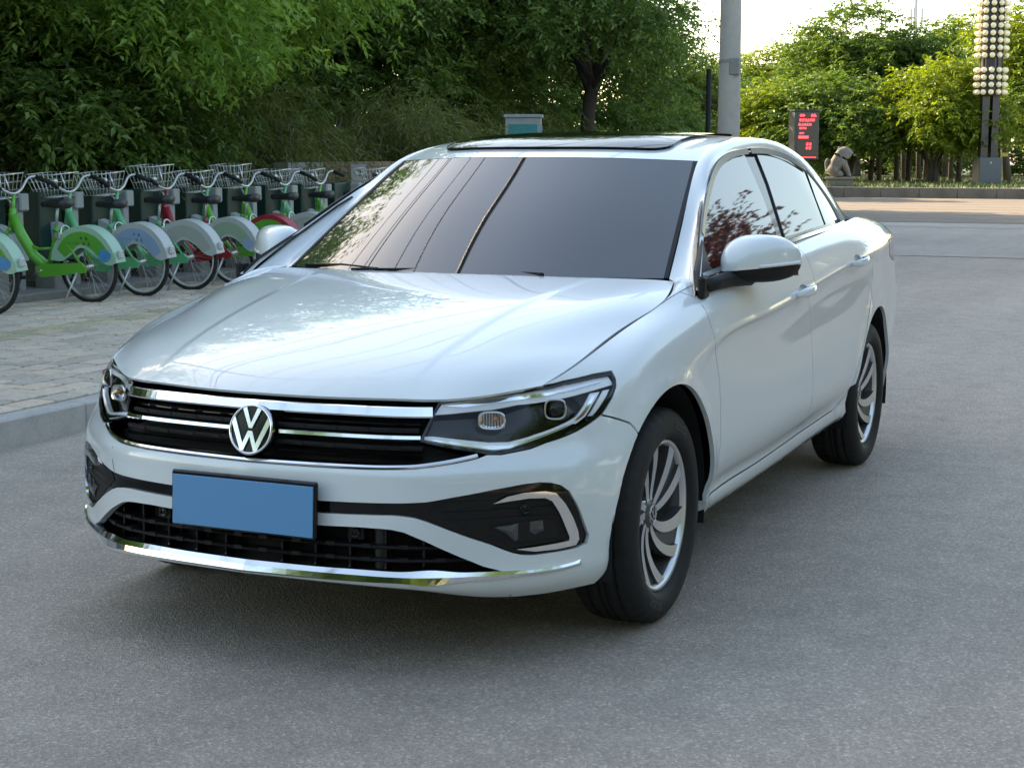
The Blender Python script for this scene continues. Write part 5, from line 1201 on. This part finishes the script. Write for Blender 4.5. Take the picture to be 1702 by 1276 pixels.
def trunk_mesh(name, base, fork, tips, r0, m, seed=0, sub=2):
    """a tapered, slightly crooked trunk with limbs that run from the fork to the given tips and split again"""
    r = random.Random(seed); b = MB(); base = np.array(base, float); fork = np.array(fork, float)
    j = lambda s: np.array([r.uniform(-s, s), r.uniform(-s, s), r.uniform(-s, s)*.5]); L = np.linalg.norm(fork-base)
    mids = [base+(fork-base)*t+j(L*.03) for t in (.25, .5, .75)]; c = curve_pts([base]+mids+[fork], 12)
    rad = np.linspace(r0*1.0, r0*.72, 12); rad[0] *= 1.35; rad[1] *= 1.12; b.tube(c, rad, 9)
    for tp in tips:
        tp = np.array(tp, float); st = fork+(base-fork)*r.uniform(0, .12); l = np.linalg.norm(tp-st); md = (st+tp)/2+np.array([0, 0, .12*l])+j(l*.10)
        c = curve_pts([st, md, tp], 9); b.tube(c, np.linspace(r0*.5, r0*.10, 9), 6)
        for q in range(sub):
            s = c[r.randint(3, 6)]; e = s+(tp-st)*r.uniform(.25, .45)+j(l*.32); b.tube([s, (s+e)/2+j(l*.05), e], [r0*.2, r0*.13, r0*.05], 5)
    return b.mesh(name, m)
def tree(name, label, loc, crown, trunk, rz=0, sc=1., group=None, cat='tree', coff=None, csc=(1, 1, 1)):
    t = thing(name, label, cat, loc, rz, group); t.scale = (sc,)*3 if np.ndim(sc) == 0 else sc
    if trunk: obj('trunk', trunk, t)
    c = obj('crown', crown, t)
    if coff: c.location = coff; c.scale = csc; return t
L_big = leaf_mat('broad_mid_green_leaf', (.12, .235, .05), (.33, .51, .12), .42)
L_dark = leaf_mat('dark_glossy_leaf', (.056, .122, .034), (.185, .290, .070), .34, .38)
L_mid0 = leaf_mat('deep_green_leaf', (.040, .092, .022), (.120, .200, .045), .34)
L_oliv = leaf_mat('olive_bamboo_leaf', (.085, .120, .034), (.230, .255, .090), .34)
L_lime = leaf_mat('lime_green_leaf', (.085, .140, .018), (.260, .320, .036), .42)
L_mid = leaf_mat('mid_green_leaf', (.050, .100, .024), (.135, .215, .045), .42)
L_red = leaf_mat('dark_red_leaf', (.050, .012, .014), (.120, .030, .026), .30)
def blobs_ring(c, n, R, rr, seed, zj=.5):
    r = random.Random(seed); o = [(c, (rr*1.1, rr*1.1, rr*.9))]
    for i in range(n):
        a = 2*math.pi*i/n+r.uniform(-.3, .3); q = R*r.uniform(.7, 1.1); o.append(((c[0]+q*math.cos(a), c[1]+q*math.sin(a), c[2]+r.uniform(-zj, zj)), (rr*r.uniform(.7, 1.05), rr*r.uniform(.7, 1.05), rr*r.uniform(.55, .85))))
    return o
# the broad-leaved trees over the bicycles
cb = [((0,0,4.6),(2.0,2.0,1.5)),((1.5,.8,3.6),(1.3,1.2,.9)),((-1.4,1.1,3.2),(1.3,1.2,.8)),((.2,1.7,2.9),(1.3,1.0,.7)),((-.6,-1.4,3.8),(1.5,1.3,1.0)),((1.2,-1.0,5.6),(1.5,1.4,1.1)),((-1.2,.2,6.0),(1.6,1.5,1.2)),((.3,.3,7.3),(1.6,1.6,1.2))]
crA = crown_mesh('crown', cb, 7000, L_big, (.122, .050), 9, .40, .26, 11, .42, 11)
crA2 = crown_mesh('crown', [((x*.95, y, z*1.02), r) for (x, y, z), r in cb], 7000, L_big, (.118, .048), 9, .40, .26, 12, .42, 11)
tipsA = [b[0] for b in cb[1:]]
trA = trunk_mesh('trunk', (0, 0, 0), (.1, 0, 2.4), tipsA, .13, M_bark2, 3)
for i, (x, y, rz, s, c, lb) in enumerate([(-9.6,-9.6,.3,.95,crA,'broad-leaved tree with low hanging bright green sprays at the far left'), (-12.6,-9.9,2.1,1.0,crA2,'mid green tree behind the third and fourth bicycles'), (-6.4,-9.5,4.0,1.0,crA2,'broad-leaved tree beyond the left edge of the bicycle row'), (-2.2,-9.9,1.2,1.05,crA,'broad-leaved tree standing beside the road left of the camera'), (2.6,-9.6,3.2,1.0,crA2,'broad-leaved tree level with the camera on the left'), (-11.2,-12.6,5.2,1.12,crA,'tall leafy tree in the second row behind the bicycles')]):
    tree('broadleaf_tree', lb, (x, y, .15), c, trA, rz, s, 'trees along the left pavement')
# dark park trees further along: small glossy leaves, sky showing through
cd = blobs_ring((0, 0, 5.2), 8, 2.6, 1.75, 5, 1.1)+blobs_ring((.2, .1, 3.7), 6, 2.7, 1.05, 6, .45)+[((0,0,7.0),(2.2,2.2,1.3))]
crD = crown_mesh('crown', cd, 8200, L_dark, (.115, .062), 8, .34, .25, 21, .30, 13)
crD2 = crown_mesh('crown', cd, 8000, L_dark, (.115, .062), 8, .34, .25, 22, .30, 13)
trD = trunk_mesh('trunk', (0, 0, 0), (-.05, 0, 2.7), [b[0] for b in cd[1:15]], .16, M_bark, 8, 3)
cf = [((x*.70+.15, y*.66-.45, z), tuple(q*.84 for q in r)) for (x, y, z), r in cd]+[((.9, -1.8, 2.9), (.9, .9, .7)), ((-.6, .9, 2.8), (.8, .8, .6)), ((.3, -.6, 8.2), (1.9, 1.9, 1.3))]
tree('dark_tree', 'dark spreading tree whose thick forked trunk rises behind the roof of the car', (-24.8, -9.3, .15), crown_mesh('crown', cf, 9000, L_dark, (.115, .062), 8, .34, .25, 23, .25, 13), trunk_mesh('trunk', (0, 0, 0), (-.05, 0, 2.6), [b[0] for b in cf[1:15]], .165, M_bark, 8, 3), 0, 1., 'dark trees behind the pavement')
for x, y, rz, s, c, lb in [(-27.6,-14.4,2.2,1.05,crD2,'dark tree behind and left of the forked trunk'), (-20.5,-13.4,4.1,.98,crD,'dark tree above the olive bamboo'), (-31.0,-14.4,1.1,1.0,crD2,'dark tree deep behind the forked trunk'), (-16.8,-13.4,3.3,1.0,crD2,'dark leafy tree behind the pale green bicycle guards'), (-34.5,-13.8,5.4,1.05,crD,'dark tree furthest along the left row')]:
    tree('dark_tree', lb, (x, y, .15), c, trD, rz, s, 'dark trees behind the pavement')
# a deep understorey of dark shrubs closes the view under these crowns
cS = [((random.Random(70+i).uniform(-1.0, 1.0), random.Random(90+i).uniform(-.7, .7), .7+.42*i), (1.15, 1.0, .75)) for i in range(6)]
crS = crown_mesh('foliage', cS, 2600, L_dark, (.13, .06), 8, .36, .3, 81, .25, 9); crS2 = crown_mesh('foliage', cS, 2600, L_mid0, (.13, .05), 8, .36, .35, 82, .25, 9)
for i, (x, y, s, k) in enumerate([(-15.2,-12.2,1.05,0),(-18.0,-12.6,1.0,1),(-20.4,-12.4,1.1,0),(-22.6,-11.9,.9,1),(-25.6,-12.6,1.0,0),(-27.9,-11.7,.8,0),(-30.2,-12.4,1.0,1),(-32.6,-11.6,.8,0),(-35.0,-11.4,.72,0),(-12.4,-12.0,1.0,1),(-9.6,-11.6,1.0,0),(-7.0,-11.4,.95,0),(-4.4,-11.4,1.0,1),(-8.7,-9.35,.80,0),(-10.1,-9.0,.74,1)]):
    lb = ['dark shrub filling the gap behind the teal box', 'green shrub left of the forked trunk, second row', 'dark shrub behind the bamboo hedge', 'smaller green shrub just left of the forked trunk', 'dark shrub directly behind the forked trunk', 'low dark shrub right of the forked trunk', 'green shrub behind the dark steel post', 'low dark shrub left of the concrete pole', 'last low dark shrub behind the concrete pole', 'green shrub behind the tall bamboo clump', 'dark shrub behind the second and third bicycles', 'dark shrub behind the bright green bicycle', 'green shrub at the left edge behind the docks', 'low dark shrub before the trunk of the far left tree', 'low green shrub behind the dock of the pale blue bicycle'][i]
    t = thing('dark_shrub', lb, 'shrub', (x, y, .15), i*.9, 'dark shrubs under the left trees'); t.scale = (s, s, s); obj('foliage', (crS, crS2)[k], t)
# olive bamboo-like shrubs
def bamboo(name, seed, w=1.1, h=2.2):
    bl = [((random.Random(seed+i).uniform(-w, w)*.6, random.Random(seed+9+i).uniform(-w, w)*.5, h*(.28+.15*i)), (w*.75, w*.65, h*.24)) for i in range(5)]
    return crown_mesh('foliage', bl, 1500, L_oliv, (.17, .020), 11, .42, .55, seed, .2, 7)
fB = [bamboo('b', 31), bamboo('b', 47), bamboo('b', 59)]
stB = MB()
for i in range(16):
    a = random.Random(i); x, y = a.uniform(-.6, .6), a.uniform(-.5, .5); stB.tube([(x, y, 0), (x*1.2, y*1.2, 1.0), (x*1.6, y*1.6, 2.0)], [.014, .011, .005], 5)
stB = stB.mesh('stems', M_bark2)
for i, (x, y, s, k) in enumerate([(-13.3,-8.9,1.0,0),(-14.9,-9.3,.9,1),(-16.6,-8.9,.98,2),(-18.3,-10.3,1.0,0),(-10.2,-9.2,.80,1),(-11.8,-9.0,.86,2),(-8.3,-9.3,.72,0),(-21.2,-10.4,1.0,1),(-23.0,-10.4,1.0,2),(-26.5,-10.0,.8,0),(-28.5,-9.3,.7,1)]):
    lb = ['olive bamboo clump behind the last visible bicycles','bamboo clump just left of the tall olive one','tall olive bamboo clump left of the teal box','bamboo clump just behind the teal box','low dark bamboo behind the second bicycle','bamboo clump behind the dark red bicycle','low bamboo at the left edge behind the docks','bamboo at the foot of the forked tree, left side','bamboo hedge left of the forked trunk','bamboo hedge right of the forked trunk','low bamboo beside the dark steel post'][i]
    s *= .84; t = thing('bamboo_clump', lb, 'shrub', (x, y, .15), i*1.3, 'bamboo clumps behind the docks'); t.scale = (s, s, s); obj('foliage', fB[k], t); obj('stems', stB, t)
# far right: sunlit park
cL = [((0,0,2.4),(1.7,1.7,1.15)),((1.5,.6,2.2),(1.1,1.1,.8)),((-1.6,.4,2.1),(1.2,1.2,.85)),((.3,1.6,2.0),(1.2,1.1,.8)),((.2,-1.6,2.2),(1.2,1.2,.8)),((.5,.4,3.3),(1.2,1.2,.75)),((-.7,-.5,3.1),(1.1,1.1,.7))]
crL = crown_mesh('crown', cL, 4200, L_lime, (.16, .085), 8, .38, .25, 41, .45, 10)
crL2 = crown_mesh('crown', cL, 4200, L_mid, (.16, .085), 8, .38, .25, 42, .45, 10)
ms = MB()
for i in range(9):
    a = i*.7; ms.tube(curve_pts([(.16*math.cos(a), .16*math.sin(a), 0), (.26*math.cos(a), .26*math.sin(a), .8), (.9*math.cos(a), .9*math.sin(a), 1.9)], 7), np.linspace(.085, .03, 7), 6)
ms = ms.mesh('trunk', M_bark)
for x, y, rz, s, lb in [(-56.5,-8.6,0,(.98,.98,1.10),'bright green bush tree on many stems in front of the lawn beside the lamp column'), (-58.5,-15.2,2.0,(1.0,1.0,.95),'yellow green bush behind the red display board'), (-57.5,-12.0,4.0,(1.1,1.1,1.0),'deeper green bush right behind the stone lion'), (-62,-17.5,1.2,(1.1,1.1,1.0),'deeper green bush showing beside the concrete pole')]:
    tree('bush_tree', lb, (x, y, .3), crL2 if x in (-57.5, -62) else crL, ms, rz, s, 'sunlit bushes at the far lawn', 'bush')
cM = blobs_ring((0, 0, 4.9), 7, 2.4, 1.9, 15, .9)+[((0,0,6.6),(2.2,2.2,1.4)), ((.5,0,3.2),(2.6,2.4,1.1))]
crM = crown_mesh('crown', cM, 5600, L_mid, (.19, .10), 8, .45, .2, 51, .4, 11)
crM2 = crown_mesh('crown', cM, 5600, L_lime, (.19, .10), 8, .45, .2, 52, .4, 11)
trM = trunk_mesh('trunk', (0, 0, 0), (0, 0, 2.2), [b[0] for b in cM[1:9]], .16, M_bark, 4, 2)
for x, y, rz, s, c, lb in [(-73.5,-15.2,0,1.02,crM,'large round tree with yellow green top standing in the middle of the far park'), (-75.5,-11.4,1.5,.92,crM,'darker tree to the right of the large round one'), (-78,-20.8,2.5,.82,crM2,'pale green tree next to the concrete pole in the far park'), (-74,-22.5,4.4,.70,crM,'small tree at the left end of the far park'), (-70,-8.6,3.3,.78,crM,'dark tree just left of the lamp column'), (-64.5,-4.9,.7,1.05,crM2,'tall tree behind the lamp column at the right edge'), (-62.5,-5.2,2.9,.62,crM,'lower leafy tree at the right edge below the tall one'), (-80,-6.0,5.1,1.1,crM,'tall dark tree behind everything at the right edge'), (-86,-13.5,.2,.95,crM,'dark tree in the last row of the park'), (-84,-17.5,2.6,.8,crM,'dark tree behind the pale green one')]:
    tree('park_tree', lb, (x, y, .3), c, trM, rz, s, 'trees of the far park')
crR = crown_mesh('crown', cM, 6500, L_red, (.13, .08), 8, .42, .1, 61, .35, 10)
for x, y, s, lb in [(-84.8,-19.7,1.0,'dark red plum tree rising behind the green trees'), (-18,6.9,.85,'dark red plum tree on the verge right of the picture'), (-23.5,8.6,.95,'second dark red plum tree on the verge right of the picture'), (-14.5,9.0,.66,'dark red plum tree at the near end of the verge'), (-10.5,12.2,.66,'dark red plum tree further along the opposite side'), (.5,14.0,.70,'dark red plum tree opposite the front of the car')]:
    tree('red_plum_tree', lb, (x, y, .1), crR, trM, x, s, 'dark red plum trees')
# thin dark trunks under the far bushes
tk = MB().tube([(0, 0, 0), (.04, .02, 1.2), (-.02, .05, 2.6)], [.11, .09, .06], 7).mesh('trunk', M_bark)
for i, (x, y) in enumerate([(-58.5,-11.3),(-60,-10.6),(-61.5,-11.6),(-59.2,-10.0),(-62.5,-10.2),(-64,-9.2),(-63.5,-11.0),(-58,-7.9),(-66,-10.6),(-65,-7.9)]):
    t = tag(obj('young_tree_trunk', tk, None, (x, y, .3)), 'slim dark trunk in the shade under the far bushes', 'tree trunk', 'slim trunks under the far bushes'); t.rotation_euler = (random.uniform(-.08, .08), random.uniform(-.08, .08), i)
st = thing('staked_tree_trunk', 'leaning trunk with two yellow tags right of the lamp column', 'tree trunk', (-60.3,-6.45,.3)); obj('trunk', MB().tube([(0, 0, 0), (.05, -.14, 1.2), (.1, -.3, 3.0)], [.17, .15, .12], 8).mesh('trunk', M_bark), st)
M_yel = mat('yellow_tag', (.55, .48, .10), .6)
for z in (1.05, 1.40): MB().box((.20, -.10, z), (.02, .22, .14)).build('tag', M_yel, st)
# dark understorey that closes the view below the far crowns
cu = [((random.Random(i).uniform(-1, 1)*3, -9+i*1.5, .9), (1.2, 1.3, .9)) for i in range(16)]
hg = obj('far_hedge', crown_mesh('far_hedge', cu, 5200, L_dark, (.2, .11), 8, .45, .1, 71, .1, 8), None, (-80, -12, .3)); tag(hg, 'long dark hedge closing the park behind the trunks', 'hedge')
for x, y, rz, s_, c, lb in [(15.5,6.5,2.4,.95,crD2,'dark tree nearest behind the camera, right of the car axis'),(17,-.5,5.6,.95,crD,'dark tree nearest behind the camera, left of the car axis'),(19,-7.5,.4,1.05,crD,'dark tree on the left pavement well behind the camera'),(24,2.5,1.6,1.15,crD2,'dark tree behind the camera in line with the car'),(20,9.5,2.9,1.1,crD,'dark tree behind the camera to its right'),(27,-3.5,4.4,1.2,crD2,'large dark tree furthest behind the camera'),
    (-16,13.5,1.1,1.0,crD2,'dark tree on the opposite side, furthest from the camera'),(-21.5,14.5,3.4,1.05,crD,'dark tree on the opposite side beyond the far road'),(6,13.0,.2,1.05,crD,'dark tree on the opposite side level with the front bumper'),(11,11.5,2.0,1.0,crD2,'dark tree on the opposite side nearest the camera'),(-8,16.5,4.0,1.1,crD2,'dark tree standing behind the red plum trees'),(-2,17,5.0,1.15,crD,'second dark tree standing behind the red plum trees')]:
    tree('dark_tree', lb, (x, y, .0), c, trD, rz, s_, 'dark trees behind the camera')
for i, x in enumerate((-24, -19.5, -15, -10.5, -6, -1.5, 3, 7.5, 12)):
    lb = 'dark shrub number'; nm = ['far end', 'beyond the far road', 'left of the plum trees', 'under the second plum tree', 'under the first plum tree', 'between the plum trees', 'opposite the bumper', 'near the camera', 'nearest the camera'][i]
    t = thing('dark_shrub', 'dark shrub on the opposite roadside, '+nm, 'shrub', (x, 11.5+(i % 3)*.5, 0), i*1.1, 'shrubs on the opposite roadside'); t.scale = (1.5, 1.2, .95); obj('foliage', (crS, crS2)[i % 2], t)
for i, (x, y) in enumerate([(13.5,-6.5),(14.2,-3.6),(13.2,-.8),(14.0,2.2),(13.4,5.0),(14.4,7.8),(13.8,10.5)]):  # unseen shrub row added to block low sky light and darken under the bumper
    nm = ['nearest the left pavement', 'second from the left pavement', 'third from the left pavement', 'in line with the camera', 'fifth from the left pavement', 'second from the right end', 'at the right end'][i]
    t = thing('dark_shrub', 'dark shrub added out of view behind the camera to block low sky light, '+nm, 'shrub', (x, y, 0), i*1.7, 'unseen shrubs added to block low sky light'); t.scale = (1.3, 1.5, .95); obj('foliage', (crS, crS2)[i % 2], t)
tree('park_tree', 'pale green tree just right of the concrete pole, nearest of the far trees', (-47.2, -15.2, .3), crM, trM, 1.9, .58, 'trees of the far park')
